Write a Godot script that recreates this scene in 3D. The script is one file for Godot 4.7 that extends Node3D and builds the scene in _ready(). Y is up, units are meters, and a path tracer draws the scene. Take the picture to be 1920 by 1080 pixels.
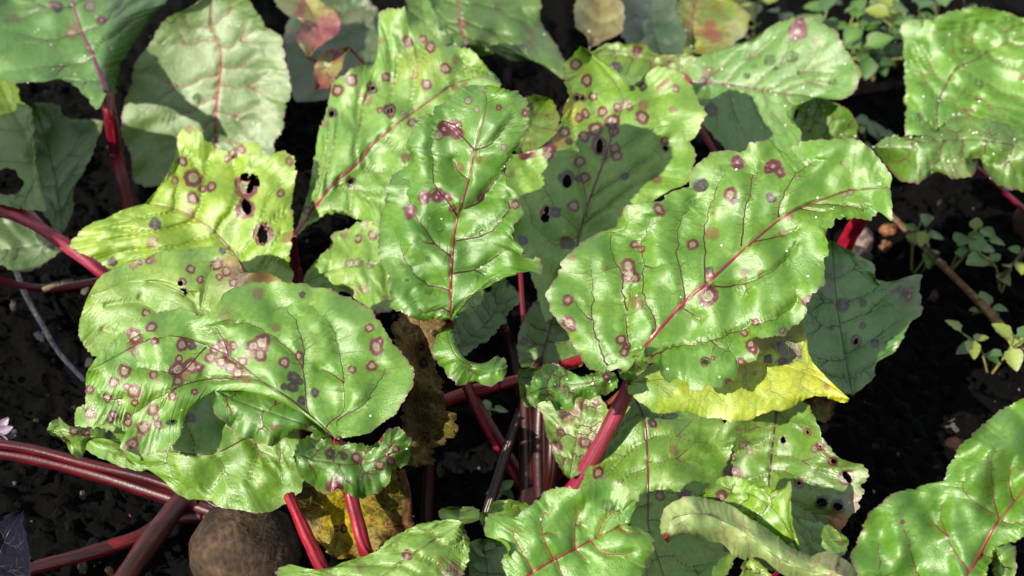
extends Node3D
# A bed of beetroot plants with spotted leaves, seen from above. Lengths in metres; leaf outlines were traced in pixels of a 1920x1080 frame and set at their own heights (cm) above the soil.

const FOCAL := 85.333
const TX := 0.25
const TY := 0.140625
const LIT := 2.2      # lit display colour (linear) over base colour
const SUN_TO := Vector3(-0.60, 0.60, 0.53)
var eye := Vector3.ZERO
var turn := Basis.IDENTITY
var lumps := FastNoiseLite.new()
var fine := FastNoiseLite.new()
var swell := FastNoiseLite.new()
var cells := FastNoiseLite.new()
var rng := RandomNumberGenerator.new()
var taken := {}
var surf := {}
var plants := {}
var mats := {}


func _ready() -> void:
	var cam := Camera3D.new()
	cam.name = "camera"
	var pitch := deg_to_rad(42.0)
	eye = Vector3(0, 0.15, 0) + 1.1 * Vector3(0, sin(pitch), cos(pitch))
	turn = Basis(Vector3.RIGHT, -pitch)
	var lens := CameraAttributesPhysical.new()
	lens.frustum_focal_length = FOCAL
	lens.frustum_focus_distance = 1.10
	lens.exposure_aperture = 10.0
	cam.attributes = lens
	cam.fov = rad_to_deg(2.0 * atan(TY))
	cam.near = 0.05
	cam.far = 120.0
	cam.transform = Transform3D(turn, eye)
	cam.current = true
	add_child(cam)
	var around := WorldEnvironment.new()
	around.name = "environment"
	var env := Environment.new()
	env.background_mode = Environment.BG_SKY
	var sky := Sky.new()
	var air := ProceduralSkyMaterial.new()
	air.sky_top_color = Color(0.42, 0.445, 0.46)
	air.sky_horizon_color = Color(0.66, 0.67, 0.67)
	air.ground_bottom_color = Color(0.10, 0.10, 0.09)
	air.ground_horizon_color = Color(0.3, 0.3, 0.3)
	air.sky_curve = 0.15
	air.sun_angle_max = 6.0
	sky.sky_material = air
	env.sky = sky
	env.background_energy_multiplier = 2.25
	env.tonemap_mode = Environment.TONE_MAPPER_LINEAR
	env.tonemap_exposure = 2.4
	env.sdfgi_enabled = true
	env.ssao_enabled = true
	env.ssil_enabled = true
	around.environment = env
	add_child(around)
	var sun := DirectionalLight3D.new()
	sun.name = "sun"
	sun.light_energy = 1.5
	sun.light_color = Color(1.0, 0.965, 0.90)
	sun.light_angular_distance = 0.5
	sun.shadow_enabled = true
	sun.look_at_from_position(SUN_TO * 10.0, Vector3.ZERO)
	add_child(sun)

	lumps.seed = 11
	lumps.frequency = 0.012
	lumps.fractal_octaves = 3
	fine.seed = 23
	fine.frequency = 0.06
	fine.fractal_octaves = 2
	swell.seed = 5
	swell.frequency = 0.012
	swell.fractal_octaves = 1
	cells.seed = 8
	cells.noise_type = FastNoiseLite.TYPE_CELLULAR
	cells.cellular_return_type = FastNoiseLite.RETURN_DISTANCE2_SUB
	cells.frequency = 0.055
	cells.fractal_type = FastNoiseLite.FRACTAL_NONE
	rng.seed = 77
	make_materials()
	ground()
	make_plants()
	make_leaves()
	finish_plants()
	litter()
	weeds()
	drops()


# ---------------------------------------------------------------- helpers

func c(r: float, g: float, b: float) -> Color:      # a colour as the sun shows it -> base colour
	var l := Color(r / 255.0, g / 255.0, b / 255.0).srgb_to_linear()
	return Color(l.r / LIT, l.g / LIT, l.b / LIT).linear_to_srgb()


func at_h(p: Vector2, h: float) -> Vector3:          # the point h cm above the soil that lies in that direction
	var d := turn * Vector3((p.x / 960.0 - 1.0) * TX, (1.0 - p.y / 540.0) * TY, -1.0)
	return eye + d * ((h * 0.01 - eye.y) / d.y)


func pts(a: Array) -> PackedVector2Array:
	var o := PackedVector2Array()
	for i in range(0, a.size() - 1, 2):
		o.append(Vector2(a[i], a[i + 1]))
	return o


func numbered(called: String) -> String:
	var n: int = taken.get(called, 0)
	taken[called] = n + 1
	return called if n == 0 else "%s_%03d" % [called, n]


func tag(o: Node3D, label: String, category: String, group := "", kind := "") -> Node3D:
	if label:
		o.set_meta("label", label)
	if category:
		o.set_meta("category", category)
	if group:
		o.set_meta("group", group)
	if kind:
		o.set_meta("kind", kind)
	return o


func put(called: String, mesh: Mesh, m: Material, parent: Node3D) -> MeshInstance3D:
	var o := MeshInstance3D.new()
	o.name = numbered(called) if parent == self else called
	o.mesh = mesh
	if m:
		o.material_override = m
	if parent != self and parent.get_parent() == self and not parent is MeshInstance3D:
		o.position = -parent.position       # shapes are laid out in the bed's own axes
	parent.add_child(o, true)
	return o


func thing(called: String, label: String, category: String, where: Vector3, group := "") -> Node3D:
	var o := Node3D.new()
	o.name = numbered(called)
	o.position = where
	add_child(o)
	return tag(o, label, category, group)


func along(p: PackedVector2Array, n: int) -> PackedVector2Array:      # n + 1 points evenly spaced, corners softly rounded
	var lens := PackedFloat32Array([0.0])
	for i in range(1, p.size()):
		lens.append(lens[i - 1] + p[i].distance_to(p[i - 1]))
	var total := lens[lens.size() - 1]
	var o := PackedVector2Array()
	var k := 0
	for i in n + 1:
		var d := total * i / n
		while k < p.size() - 2 and lens[k + 1] < d:
			k += 1
		var f := (d - lens[k]) / maxf(lens[k + 1] - lens[k], 1e-5)
		var a := p[maxi(k - 1, 0)]
		var b := p[mini(k + 2, p.size() - 1)]
		o.append(p[k].lerp(p[k + 1], f).lerp(p[k].cubic_interpolate(p[k + 1], a, b, f), 0.7))
	return o


func length_of(p: PackedVector2Array) -> float:
	var l := 0.0
	for i in range(1, p.size()):
		l += p[i].distance_to(p[i - 1])
	return l


func mesh_of(v: PackedVector3Array, n: PackedVector3Array, col: PackedColorArray, idx: PackedInt32Array) -> ArrayMesh:
	var a := []
	a.resize(Mesh.ARRAY_MAX)
	for k in range(0, idx.size(), 3):      # every face turned the way its normals point
		var i0 := idx[k]
		var i1 := idx[k + 1]
		if (v[i1] - v[i0]).cross(v[idx[k + 2]] - v[i0]).dot(n[i0] + n[i1] + n[idx[k + 2]]) > 0.0:
			idx[k] = i1
			idx[k + 1] = i0
	a[Mesh.ARRAY_VERTEX] = v
	a[Mesh.ARRAY_NORMAL] = n
	if col.size():
		a[Mesh.ARRAY_COLOR] = col
	a[Mesh.ARRAY_INDEX] = idx
	var m := ArrayMesh.new()
	m.add_surface_from_arrays(Mesh.PRIMITIVE_TRIANGLES, a)
	return m


func noise_tex(freq: float, octaves: int, seed_: int, lo: Color, hi: Color, kind := FastNoiseLite.TYPE_SIMPLEX_SMOOTH) -> NoiseTexture2D:
	var n := FastNoiseLite.new()
	n.noise_type = kind
	n.seed = seed_
	n.frequency = freq
	n.fractal_octaves = octaves
	var t := NoiseTexture2D.new()
	t.width = 512
	t.height = 512
	t.seamless = true
	t.noise = n
	var g := Gradient.new()
	g.set_color(0, lo)
	g.set_color(1, hi)
	t.color_ramp = g
	return t


func bump_tex(freq: float, octaves: int, seed_: int, strength: float) -> NoiseTexture2D:
	var n := FastNoiseLite.new()
	n.seed = seed_
	n.frequency = freq
	n.fractal_octaves = octaves
	var t := NoiseTexture2D.new()
	t.width = 512
	t.height = 512
	t.seamless = true
	t.as_normal_map = true
	t.bump_strength = strength
	t.noise = n
	return t


func surface(rough: float, spec: float, back: Color, scale: float, albedo: Texture2D, bump: Texture2D, bump_scale: float, rough_tex: Texture2D = null) -> StandardMaterial3D:
	var m := StandardMaterial3D.new()
	m.vertex_color_use_as_albedo = true
	m.vertex_color_is_srgb = true
	m.cull_mode = BaseMaterial3D.CULL_DISABLED
	m.roughness = rough
	m.metallic_specular = spec
	m.uv1_triplanar = true
	m.uv1_scale = Vector3.ONE * scale
	m.albedo_texture = albedo
	if rough_tex:
		m.roughness_texture = rough_tex
	if bump:
		m.normal_enabled = true
		m.normal_texture = bump
		m.normal_scale = bump_scale
	if back != Color.BLACK:
		m.backlight_enabled = true
		m.backlight = back
	return m


func make_materials() -> void:
	var mottled := noise_tex(0.02, 4, 3, Color(0.84, 0.86, 0.82), Color(1, 1, 1))
	var skin := bump_tex(0.12, 2, 5, 4.5)
	var sheen := noise_tex(0.025, 4, 9, Color(0.60, 0.60, 0.60), Color(1, 1, 1))
	mats.leaf = surface(0.47, 0.70, Color(0.30, 0.42, 0.12).linear_to_srgb(), 26.0, mottled, skin, 0.92, sheen)
	mats.under = surface(0.55, 0.55, Color(0.30, 0.40, 0.15).linear_to_srgb(), 26.0, mottled, skin, 0.6, sheen)
	mats.dead = surface(0.85, 0.25, Color(0.2, 0.17, 0.1).linear_to_srgb(), 26.0, noise_tex(0.02, 5, 31, Color(0.45, 0.42, 0.4), Color(1, 1, 1)), bump_tex(0.03, 4, 8, 8.0), 1.0)
	mats.stem = surface(0.42, 0.5, Color.BLACK, 30.0, noise_tex(0.015, 3, 41, Color(0.8, 0.76, 0.76), Color(1, 1, 1)), bump_tex(0.03, 3, 6, 4.0), 0.4)
	mats.vein = surface(0.55, 0.4, Color.BLACK, 30.0, null, null, 0.0)
	mats.soil = surface(0.95, 0.2, Color.BLACK, 7.0, noise_tex(0.03, 5, 51, Color(0.35, 0.33, 0.33), Color(1, 1, 1)), bump_tex(0.03, 5, 7, 10.0), 1.0)
	mats.bark = surface(0.85, 0.3, Color.BLACK, 18.0, noise_tex(0.02, 5, 61, Color(0.4, 0.38, 0.36), Color(1, 1, 1)), bump_tex(0.03, 4, 17, 8.0), 1.0)
	var water := StandardMaterial3D.new()
	water.refraction_enabled = true
	water.refraction_scale = 0.033
	water.albedo_color = Color(1, 1, 1, 0.0)
	water.roughness = 0.05
	mats.water = water
	var dew := StandardMaterial3D.new()
	dew.transparency = BaseMaterial3D.TRANSPARENCY_ALPHA
	dew.albedo_color = Color(0.97, 0.98, 1.0, 0.38)  # milky white painted in to stand for sun glints on the beads
	dew.roughness = 0.32
	dew.metallic_specular = 0.7
	mats.dew = dew


# ---------------------------------------------------------------- leaves

func leaf(id: String, plant: String, called: String, label: String, d: Dictionary) -> Node3D:
	var owner_: Node3D = plants[plant].node
	var rib := pts(d.rib)
	var lp := pts([d.rib[0], d.rib[1]] + d.l)
	var rp := pts([d.rib[0], d.rib[1]] + d.r)
	var tip := rib[rib.size() - 1]
	if lp[lp.size() - 1].distance_to(tip) > 2.0:
		lp.append(tip)
	if rp[rp.size() - 1].distance_to(tip) > 2.0:
		rp.append(tip)
	var space: float = d.get("st", 2.4)
	var ll := length_of(lp)
	var lr := length_of(rp)
	var n := clampi(int(maxf(length_of(rib), maxf(ll, lr) * 0.8) / space), 12, 300)
	var wide := 0.0
	var ea := along(lp, 40)
	var eb := along(rp, 40)
	var er := along(rib, 40)
	for i in 41:
		wide = maxf(wide, maxf(ea[i].distance_to(er[i]), eb[i].distance_to(er[i])))
	var m := clampi(int(wide / space), 6, 150)
	var cols := 2 * m + 1
	# coarse grid, relaxed so that it does not fold
	var cn := 30
	var cm := 10
	var cw := 2 * cm + 1
	var ca := along(lp, cn)
	var cb := along(rp, cn)
	var cr := along(rib, cn)
	var grid := PackedVector2Array()
	grid.resize((cn + 1) * cw)
	for i in cn + 1:
		for j in cw:
			var t := absf(j - cm) / cm
			grid[i * cw + j] = cr[i].lerp(ca[i] if j < cm else cb[i], t)
	var flat := grid.duplicate()
	var free_rib: bool = d.get("free", false)
	for pass_ in int(d.get("relax", 30)):
		for i in range(1, cn):
			for j in range(1, cw - 1):
				if j == cm and not free_rib:
					continue
				var k := i * cw + j
				grid[k] = (grid[k - 1] + grid[k + 1] + grid[k - cw] + grid[k + cw]) * 0.25
	for k in grid.size():
		grid[k] -= flat[k]
	# fine grid
	var fa := along(lp, n)
	var fb := along(rp, n)
	var fr := along(rib, n)
	var seed_ := float(id.hash() % 1000) * 7.0
	var teeth: float = d.get("ed", 2.6) * 1.25
	for i in range(1, n):
		var a_out := (fa[i] - fr[i]).normalized()
		var b_out := (fb[i] - fr[i]).normalized()
		var qa := fine.get_noise_2d(i * space * 1.6 + seed_, 3.0)
		var qb := fine.get_noise_2d(i * space * 1.6 + seed_, 90.0)
		var wa := swell.get_noise_2d(i * space * 2.3 + seed_, 500.0)
		var wb := swell.get_noise_2d(i * space * 2.3 + seed_, 800.0)
		fa[i] += a_out * teeth * (qa * 1.3 + 0.9 * wa + 0.7 * absf(sin(i * space * 0.19 + 5.0 * qb)))
		fb[i] += b_out * teeth * (qb * 1.3 + 0.9 * wb + 0.7 * absf(sin(i * space * 0.21 + 5.0 * qa)))
	var total := (n + 1) * cols
	var px := PackedVector2Array()
	px.resize(total)
	for i in n + 1:
		var gi := float(i) / n * cn
		var i0 := mini(int(gi), cn - 1)
		var fi := gi - i0
		for j in cols:
			var t := float(j - m) / m
			var gj := (t + 1.0) * cm
			var j0 := mini(int(gj), cw - 2)
			var fj := gj - j0
			var k := i0 * cw + j0
			var off := grid[k].lerp(grid[k + 1], fj).lerp(grid[k + cw].lerp(grid[k + cw + 1], fj), fi)
			px[i * cols + j] = fr[i].lerp(fa[i] if j < m else fb[i], absf(t)) + off
	# veins as paths of (row, column)
	var paths := []
	for tr: Array in d.get("vn", []):
		var path := PackedVector2Array()
		for q in pts(tr):
			path.append(nearest(px, cols, q))
		paths.append(along(path, maxi(6, int(length_of(path) / 3.0))))
	var nv: int = d.get("nv", 0)
	var g := RandomNumberGenerator.new()
	g.seed = id.hash()
	for v in nv:
		for side: float in [-1.0, 1.0]:
			var s0 := 0.04 + 0.82 * (v + g.randf_range(0.1, 0.7)) / nv
			var lean: float = d.get("lean", 0.10) * g.randf_range(0.6, 1.4)
			var path := PackedVector2Array()
			var last := g.randf_range(0.72, 0.93)
			for q in 15:
				var t := last * q / 14.0
				var s := s0 + lean * pow(t, 1.4) + 0.018 * fine.get_noise_2d(t * 60.0, v * 40.0 + side * 9.0 + seed_)
				path.append(Vector2(clampf(s, 0.0, 0.985) * n, m + side * t * m))
			paths.append(path)
			var k := g.randi_range(6, 9)
			for dir: float in ([-1.0, 1.0] if g.randf() < 0.6 else [1.0]):
				var fork := PackedVector2Array([path[k]])
				for q in 8:
					var e: Vector2 = fork[q]
					fork.append(Vector2(clampf(e.x + dir * n * 0.009 + n * 0.004, 0, n * 0.99), clampf(e.y + side * m * 0.045, m * 0.06, m * 1.94)) + Vector2(g.randf_range(-0.6, 0.6), g.randf_range(-0.6, 0.6)))
				paths.append(fork)
	var groove := PackedFloat32Array()
	groove.resize(total)
	var reach := maxi(1, int(20.0 / space))
	for path: PackedVector2Array in paths:
		for q in path:
			stamp(groove, q, reach, n, m, cols, space, 8.0)
	# heights
	var base: Vector2 = rib[0]
	var h0: float = d.h
	var ky: float = d.get("ky", 1.2) * 0.01
	var kx: float = d.get("kx", 0.0) * 0.01
	var cup: float = d.get("cup", 0.4)
	var cupl: float = d.get("cupl", cup)
	var cupr: float = d.get("cupr", cup)
	var droop: float = d.get("droop", 0.8)
	var ruffle: float = d.get("ruf", 0.25)
	var rate: float = d.get("rf", 0.02)
	var blister: float = d.get("bl", 0.13) * 1.5
	var puck: float = d.get("puck", 0.12)
	var fold: float = d.get("fold", 0.0)
	var pos := PackedVector3Array()
	pos.resize(total)
	for i in n + 1:
		var s := float(i) / n
		for j in cols:
			var k := i * cols + j
			var t := float(j - m) / m
			var at := absf(t)
			var p := px[k]
			var h := h0 + ky * (base.y - p.y) + kx * (p.x - base.x) - droop * s * s
			h += (cupl if t < 0.0 else cupr) * at * at + fold * at
			var edge_len := i * space
			h += ruffle * pow(at, 6.0) * (swell.get_noise_2d(edge_len * rate * 55.0 + seed_, 40.0 + signf(t) * 310.0) * 1.3)
			h += blister * (swell.get_noise_2d(p.x * 0.62 + seed_, p.y * 0.62) * 1.9 + swell.get_noise_2d(p.x * 1.3 + seed_, p.y * 1.3) * 0.55 + 0.03 * swell.get_noise_2d(p.x * 2.6, p.y * 2.6 + seed_))
			h += d.get("nick", 0.035) * pow(at, 30.0) * fine.get_noise_2d(edge_len * 1.1 + seed_, 7.0 + signf(t) * 50.0) * (1.0 + ruffle)
			var web := clampf(1.0 + cells.get_noise_2d(p.x + seed_, p.y), 0.0, 1.0)
			h += 0.003 * minf(web * 2.2, 1.0)
			h -= puck * groove[k] + 0.04 * exp(-at * at * 500.0)
			pos[k] = at_h(p, h)
	# holes
	var gone := PackedFloat32Array()
	var holes: Array = d.get("ho", [])
	var spots: Array = (d.get("sp", []) as Array).duplicate()
	for q in range(0, spots.size(), 4):
		if spots[q + 3] == 3:
			holes = holes + [spots[q], spots[q + 1], spots[q + 2] * 0.42, spots[q + 2] * 0.5, rng.randf_range(0, 180)]
	if holes.size():
		gone.resize(total)
		gone.fill(9.0)
		for q in range(0, holes.size(), 5):
			var o := Vector2(holes[q], holes[q + 1])
			var rx: float = holes[q + 2]
			var ry: float = holes[q + 3]
			var ang := deg_to_rad(holes[q + 4])
			var big := maxf(rx, ry) + 8.0
			for k in total:
				var w := px[k] - o
				if absf(w.x) > big or absf(w.y) > big:
					continue
				var z := w.rotated(-ang)
				var e := sqrt(z.x * z.x / (rx * rx) + z.y * z.y / (ry * ry)) / (1.0 + 0.22 * fine.get_noise_2d(cos(z.angle()) * 22.0 + q * 9.0, sin(z.angle()) * 22.0))
				if absf(e - 1.0) * minf(rx, ry) < space * 0.62 and e > 0.05:
					var to := o + w / e
					pos[k] = at_h(to, pos_h(pos[k]))
					px[k] = to
					e = 1.0
				gone[k] = minf(gone[k], e)
	var nrm := normals(pos, n, cols)
	# colours
	var col := PackedColorArray()
	col.resize(total)
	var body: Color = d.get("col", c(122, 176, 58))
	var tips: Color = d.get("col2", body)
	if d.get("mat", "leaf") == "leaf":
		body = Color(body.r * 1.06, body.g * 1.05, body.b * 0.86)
		tips = Color(tips.r * 1.10, tips.g * 1.05, tips.b * 0.86)
	var vein_c: Color = d.get("vc", c(95, 25, 50))
	var rim: Color = d.get("rim", c(150, 115, 85))
	rim = Color(rim.r * 0.92, rim.g * 0.85, rim.b * 0.9)
	var dusk := Color(body.r * 0.80, body.g * 0.88, body.b * 0.85)
	var pale := Color(minf(body.r * 1.16 + 0.02, 1), minf(body.g * 1.07, 1), minf(body.b * 1.2 + 0.02, 1))
	var pink: float = d.get("pink", 0.0)
	var mot: float = d.get("mot", 1.0)
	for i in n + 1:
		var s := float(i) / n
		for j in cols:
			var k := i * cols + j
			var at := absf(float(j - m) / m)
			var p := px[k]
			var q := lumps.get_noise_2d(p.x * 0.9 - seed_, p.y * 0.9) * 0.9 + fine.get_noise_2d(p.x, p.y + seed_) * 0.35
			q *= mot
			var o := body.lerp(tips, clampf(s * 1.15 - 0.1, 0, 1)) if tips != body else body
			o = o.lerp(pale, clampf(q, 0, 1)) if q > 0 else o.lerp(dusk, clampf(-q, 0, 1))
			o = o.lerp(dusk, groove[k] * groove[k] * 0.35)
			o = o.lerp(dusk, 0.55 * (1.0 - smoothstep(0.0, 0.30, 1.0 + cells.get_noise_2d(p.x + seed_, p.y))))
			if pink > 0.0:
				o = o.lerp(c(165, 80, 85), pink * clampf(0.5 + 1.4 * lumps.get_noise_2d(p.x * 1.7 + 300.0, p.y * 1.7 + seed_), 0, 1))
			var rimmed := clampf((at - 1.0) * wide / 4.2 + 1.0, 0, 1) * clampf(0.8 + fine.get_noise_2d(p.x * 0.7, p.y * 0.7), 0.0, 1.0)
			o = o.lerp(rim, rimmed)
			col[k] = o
	var tint: Array = d.get("ti", [])
	for q in range(0, tint.size(), 5):
		var o := Vector2(tint[q], tint[q + 1])
		var r: float = tint[q + 2]
		var to: Color = tint[q + 3]
		for k in total:
			var w := px[k] - o
			if absf(w.x) < r * 1.6 and absf(w.y) < r * 1.6:
				var e := w.length() / r + 0.9 * lumps.get_noise_2d(px[k].x * 2.2 + 77.0, px[k].y * 2.2)
				col[k] = col[k].lerp(to, (1.0 - smoothstep(0.55, 1.1, e)) * tint[q + 4])
	var extra: int = d.get("xs", 0)
	for e in extra:
		var i := int(n * g.randf_range(0.12, 0.95))
		var j := int(m * (1.0 + g.randf_range(-0.93, 0.93)))
		var r := g.randf_range(3.5, 9.0)
		spots = spots + [px[i * cols + j].x, px[i * cols + j].y, r, [0, 0, 2, 4, 4][g.randi() % 5]]
	for pass_ in 2:
		for q in range(0, spots.size(), 4):
			paint_spot(px, col, Vector2(spots[q], spots[q + 1]), spots[q + 2], spots[q + 3], float(q) * 3.1 + seed_, pass_)
	# faces
	var idx := PackedInt32Array()
	for i in n:
		for j in cols - 1:
			var k := i * cols + j
			if holes.size():
				if gone[k] < 0.999 or gone[k + cols + 1] < 0.999:
					continue
				if gone[k + 1] >= 0.999:
					idx.append_array([k, k + 1, k + cols + 1])
				if gone[k + cols] >= 0.999:
					idx.append_array([k, k + cols + 1, k + cols])
			else:
				idx.append_array([k, k + 1, k + cols + 1, k, k + cols + 1, k + cols])
	var root: Node3D = d.under if d.has("under") else owner_
	var o := put(called, mesh_of(pos, nrm, col, idx), mats[d.get("mat", "leaf")], root)
	if label:
		o.set_meta("label", label)
	surf[id] = {"node": o, "pos": pos, "nrm": nrm, "px": px, "n": n, "m": m, "cols": cols, "col": body, "gone": gone}
	# midrib and side veins
	var rw: float = d.get("rw", 7.0)
	var deep: Node3D = o if not d.has("under") else root
	if rw > 0.0:
		var line := PackedVector2Array()
		for i in range(0, n, maxi(1, int(6.0 / space))):
			line.append(Vector2(i, m))
		line.append(Vector2(n - 1, m))
		var rc: Color = d.get("rc", c(165, 40, 75))
		put("midrib", ribbon([line], id, rw * 0.5, minf(1.1, rw * 0.5), rc, d.get("rc2", rc.lerp(body, 0.15)), 0.30), mats.stem, deep)
	var twigs := []
	for path: PackedVector2Array in paths:
		for q in range(3, path.size() - 1, 4):
			var fwd := (path[q] - path[q - 1]).normalized()
			for turn_: float in [-0.95, 0.95]:
				if g.randf() < 0.45:
					continue
				var twig := PackedVector2Array([path[q]])
				var dir := fwd.rotated(turn_ + g.randf_range(-0.3, 0.3))
				for e in g.randi_range(4, 9):
					dir = dir.rotated(g.randf_range(-0.35, 0.35))
					var nx: Vector2 = twig[e] + dir * (4.5 / space)
					if nx.x < 1 or nx.x > n - 1 or nx.y < 1 or nx.y > cols - 2 or absf(nx.y - m) < 2:
						break
					twig.append(nx)
				if twig.size() > 3:
					twigs.append(twig)
	if twigs.size() and d.get("st", 2.8) < 3.5:
		put("vein_branches", ribbon(twigs, id, 0.75, 0.4, vein_c.lerp(body, 0.35), vein_c.lerp(body, 0.75), 0.15), mats.vein, deep).set_meta("kind", "stuff")
	if paths.size():
		var vw: float = d.get("vw", 1.35) * 1.25
		if d.has("vn") and not d.get("joined", false):
			for path in paths:
				put("side_vein", ribbon([path], id, vw, 0.75, vein_c, vein_c.lerp(body, 0.25), 0.22), mats.vein, deep)
		else:
			put("side_veins", ribbon(paths, id, vw, 0.6, vein_c, vein_c.lerp(body, 0.38), 0.2), mats.vein, deep).set_meta("kind", "stuff")
	# stalk
	if d.has("pt"):
		var way: Array = d.pt
		var run := PackedVector3Array([pos[m] - nrm[mini(3, n) * cols + m] * 0.0006])
		for q in range(0, way.size(), 3):
			run.append(at_h(Vector2(way[q], way[q + 1]), way[q + 2]))
		put("petiole", stalk(run, d.get("pw", 26.0) * 0.5, d.get("pe", d.get("pw", 26.0) * 1.25) * 0.5, d.get("pc", c(165, 35, 70)), d.get("pc2", c(120, 20, 50))), mats.stem, deep)
	return o


func pos_h(p: Vector3) -> float:
	return p.y * 100.0


func nearest(px: PackedVector2Array, cols: int, q: Vector2) -> Vector2:
	var best := 0
	var least := 1e12
	for k in px.size():
		var e := px[k].distance_squared_to(q)
		if e < least:
			least = e
			best = k
	return Vector2(best / cols, best % cols)


func stamp(into: PackedFloat32Array, q: Vector2, reach: int, n: int, m: int, cols: int, space: float, sigma: float) -> void:
	for i in range(maxi(0, int(q.x) - reach), mini(n, int(q.x) + reach + 1) + 1):
		for j in range(maxi(0, int(q.y) - reach), mini(2 * m, int(q.y) + reach + 1) + 1):
			var e := ((i - q.x) * (i - q.x) + (j - q.y) * (j - q.y)) * space * space
			var w := exp(-e / (2.0 * sigma * sigma))
			if w > into[i * cols + j]:
				into[i * cols + j] = w


func normals(pos: PackedVector3Array, n: int, cols: int) -> PackedVector3Array:
	var o := PackedVector3Array()
	o.resize(pos.size())
	var high := 0.0
	for i in n + 1:
		var ia := maxi(i - 1, 0) * cols
		var ib := mini(i + 1, n) * cols
		for j in cols:
			var u := pos[ib + j] - pos[ia + j]
			var v := pos[i * cols + mini(j + 1, cols - 1)] - pos[i * cols + maxi(j - 1, 0)]
			var w := u.cross(v)
			if w.length_squared() < 1e-18:
				var i2 := clampi(i, 2, n - 2) * cols
				w = (pos[i2 + cols + j] - pos[i2 - cols + j]).cross(pos[i2 + cols - 1] - pos[i2])
			w = w.normalized()
			o[i * cols + j] = w
			high += w.y
	if high < 0.0:
		for k in o.size():
			o[k] = -o[k]
	return o


func paint_spot(px: PackedVector2Array, col: PackedColorArray, at: Vector2, r: float, kind: int, seed_: float, pass_: int) -> void:
	var middle := [c(196, 192, 156), c(204, 190, 172), c(184, 190, 168), c(180, 175, 140), c(165, 135, 95), c(120, 105, 92)][kind] as Color
	var ring := [c(120, 2, 42), c(122, 2, 56), c(130, 48, 72), c(80, 6, 28), c(156, 80, 72), c(62, 34, 46)][kind] as Color
	var inner := [0.52, 0.28, 0.70, 0.58, 0.24, 0.32][kind] as float
	var strong := [0.95, 0.97, 0.75, 0.95, 0.55, 0.95][kind] as float
	r *= 0.95 + 0.35 * fine.get_noise_2d(seed_ * 13.0, at.x)
	var big := r * 1.7
	for k in px.size():
		var w := px[k] - at
		if absf(w.x) > big or absf(w.y) > big:
			continue
		var a := w.angle()
		var shape := 1.0 + 0.30 * fine.get_noise_2d(cos(a) * 9.0 + seed_, sin(a) * 9.0) + 0.10 * fine.get_noise_2d(cos(a) * 30.0, sin(a) * 30.0 + seed_)
		var e := w.length() / (r * 0.93 * shape)
		if e > 1.35:
			continue
		var o := col[k]
		if pass_ == 0:
			o = o.lerp(ring, strong * (1.0 - smoothstep(0.90, 1.16, e)) * (0.9 + 0.25 * fine.get_noise_2d(px[k].x * 2.0, px[k].y * 2.0)))
		elif e < inner + 0.2:
			var blot := middle.lerp(Color(middle.r * 0.72, middle.g * 0.72, middle.b * 0.62), clampf(0.6 + fine.get_noise_2d(px[k].x * 3.0, px[k].y * 3.0), 0, 1) * 0.8)
			blot = blot.lerp(Color(minf(middle.r * 1.12, 1), minf(middle.g * 1.08, 1), minf(middle.b * 1.08, 1)), 0.8 * (1.0 - smoothstep(0.0, 0.16, absf(e - inner + 0.06))))
			o = o.lerp(blot, 0.96 * (1.0 - smoothstep(inner - 0.04, inner + 0.08, e)))
		col[k] = o


func sample(a: PackedVector3Array, s: Dictionary, q: Vector2) -> Vector3:
	var cols: int = s.cols
	var i := clampi(int(q.x), 0, s.n - 1)
	var j := clampi(int(q.y), 0, cols - 2)
	var fi := clampf(q.x - i, 0, 1)
	var fj := clampf(q.y - j, 0, 1)
	var k := i * cols + j
	return a[k].lerp(a[k + 1], fj).lerp(a[k + cols].lerp(a[k + cols + 1], fj), fi)


func ribbon(paths: Array, id: String, r0: float, r1: float, c0: Color, c1: Color, lift: float) -> ArrayMesh:   # low half-round ridges that follow the leaf's surface; radii in pixels
	var s: Dictionary = surf[id]
	var v := PackedVector3Array()
	var nn := PackedVector3Array()
	var col := PackedColorArray()
	var idx := PackedInt32Array()
	for path: PackedVector2Array in paths:
		var first := v.size()
		var pp := PackedVector3Array()
		for q in path:
			pp.append(sample(s.pos, s, q))
		for i in path.size():
			var f := float(i) / maxi(path.size() - 1, 1)
			var r := lerpf(r0, r1, sqrt(f)) * 0.000288
			if f > 0.9:
				r *= 0.3 + 7.0 * (1.0 - f)
			var up := sample(s.nrm, s, path[i]).normalized()
			var fwd := (pp[mini(i + 1, pp.size() - 1)] - pp[maxi(i - 1, 0)]).normalized()
			var side := up.cross(fwd).normalized()
			for k in 5:
				var a := (k - 2) * 0.5
				var hgt := (1.0 - a * a) * r * (lift * 2.0) + 0.00004
				v.append(pp[i] + side * (a * r) + up * hgt)
				nn.append((up + side * a * 0.9).normalized())
				var shade := 1.0 + 0.14 * fine.get_noise_2d(k * 30.0, i * 6.0)
				var cc := c0.lerp(c1, f)
				col.append(Color(cc.r * shade, cc.g * shade, cc.b * shade))
			var open := false                      # a vein ends where the leaf is eaten through
			if s.gone.size():
				open = s.gone[clampi(roundi(path[i].x), 0, s.n) * s.cols + clampi(roundi(path[i].y), 0, s.cols - 1)] < 0.999
			if i > 0 and not open:
				for k in 4:
					var b := first + i * 5 + k
					idx.append_array([b - 5, b - 4, b + 1, b - 5, b + 1, b])
	return mesh_of(v, nn, col, idx)


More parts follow.
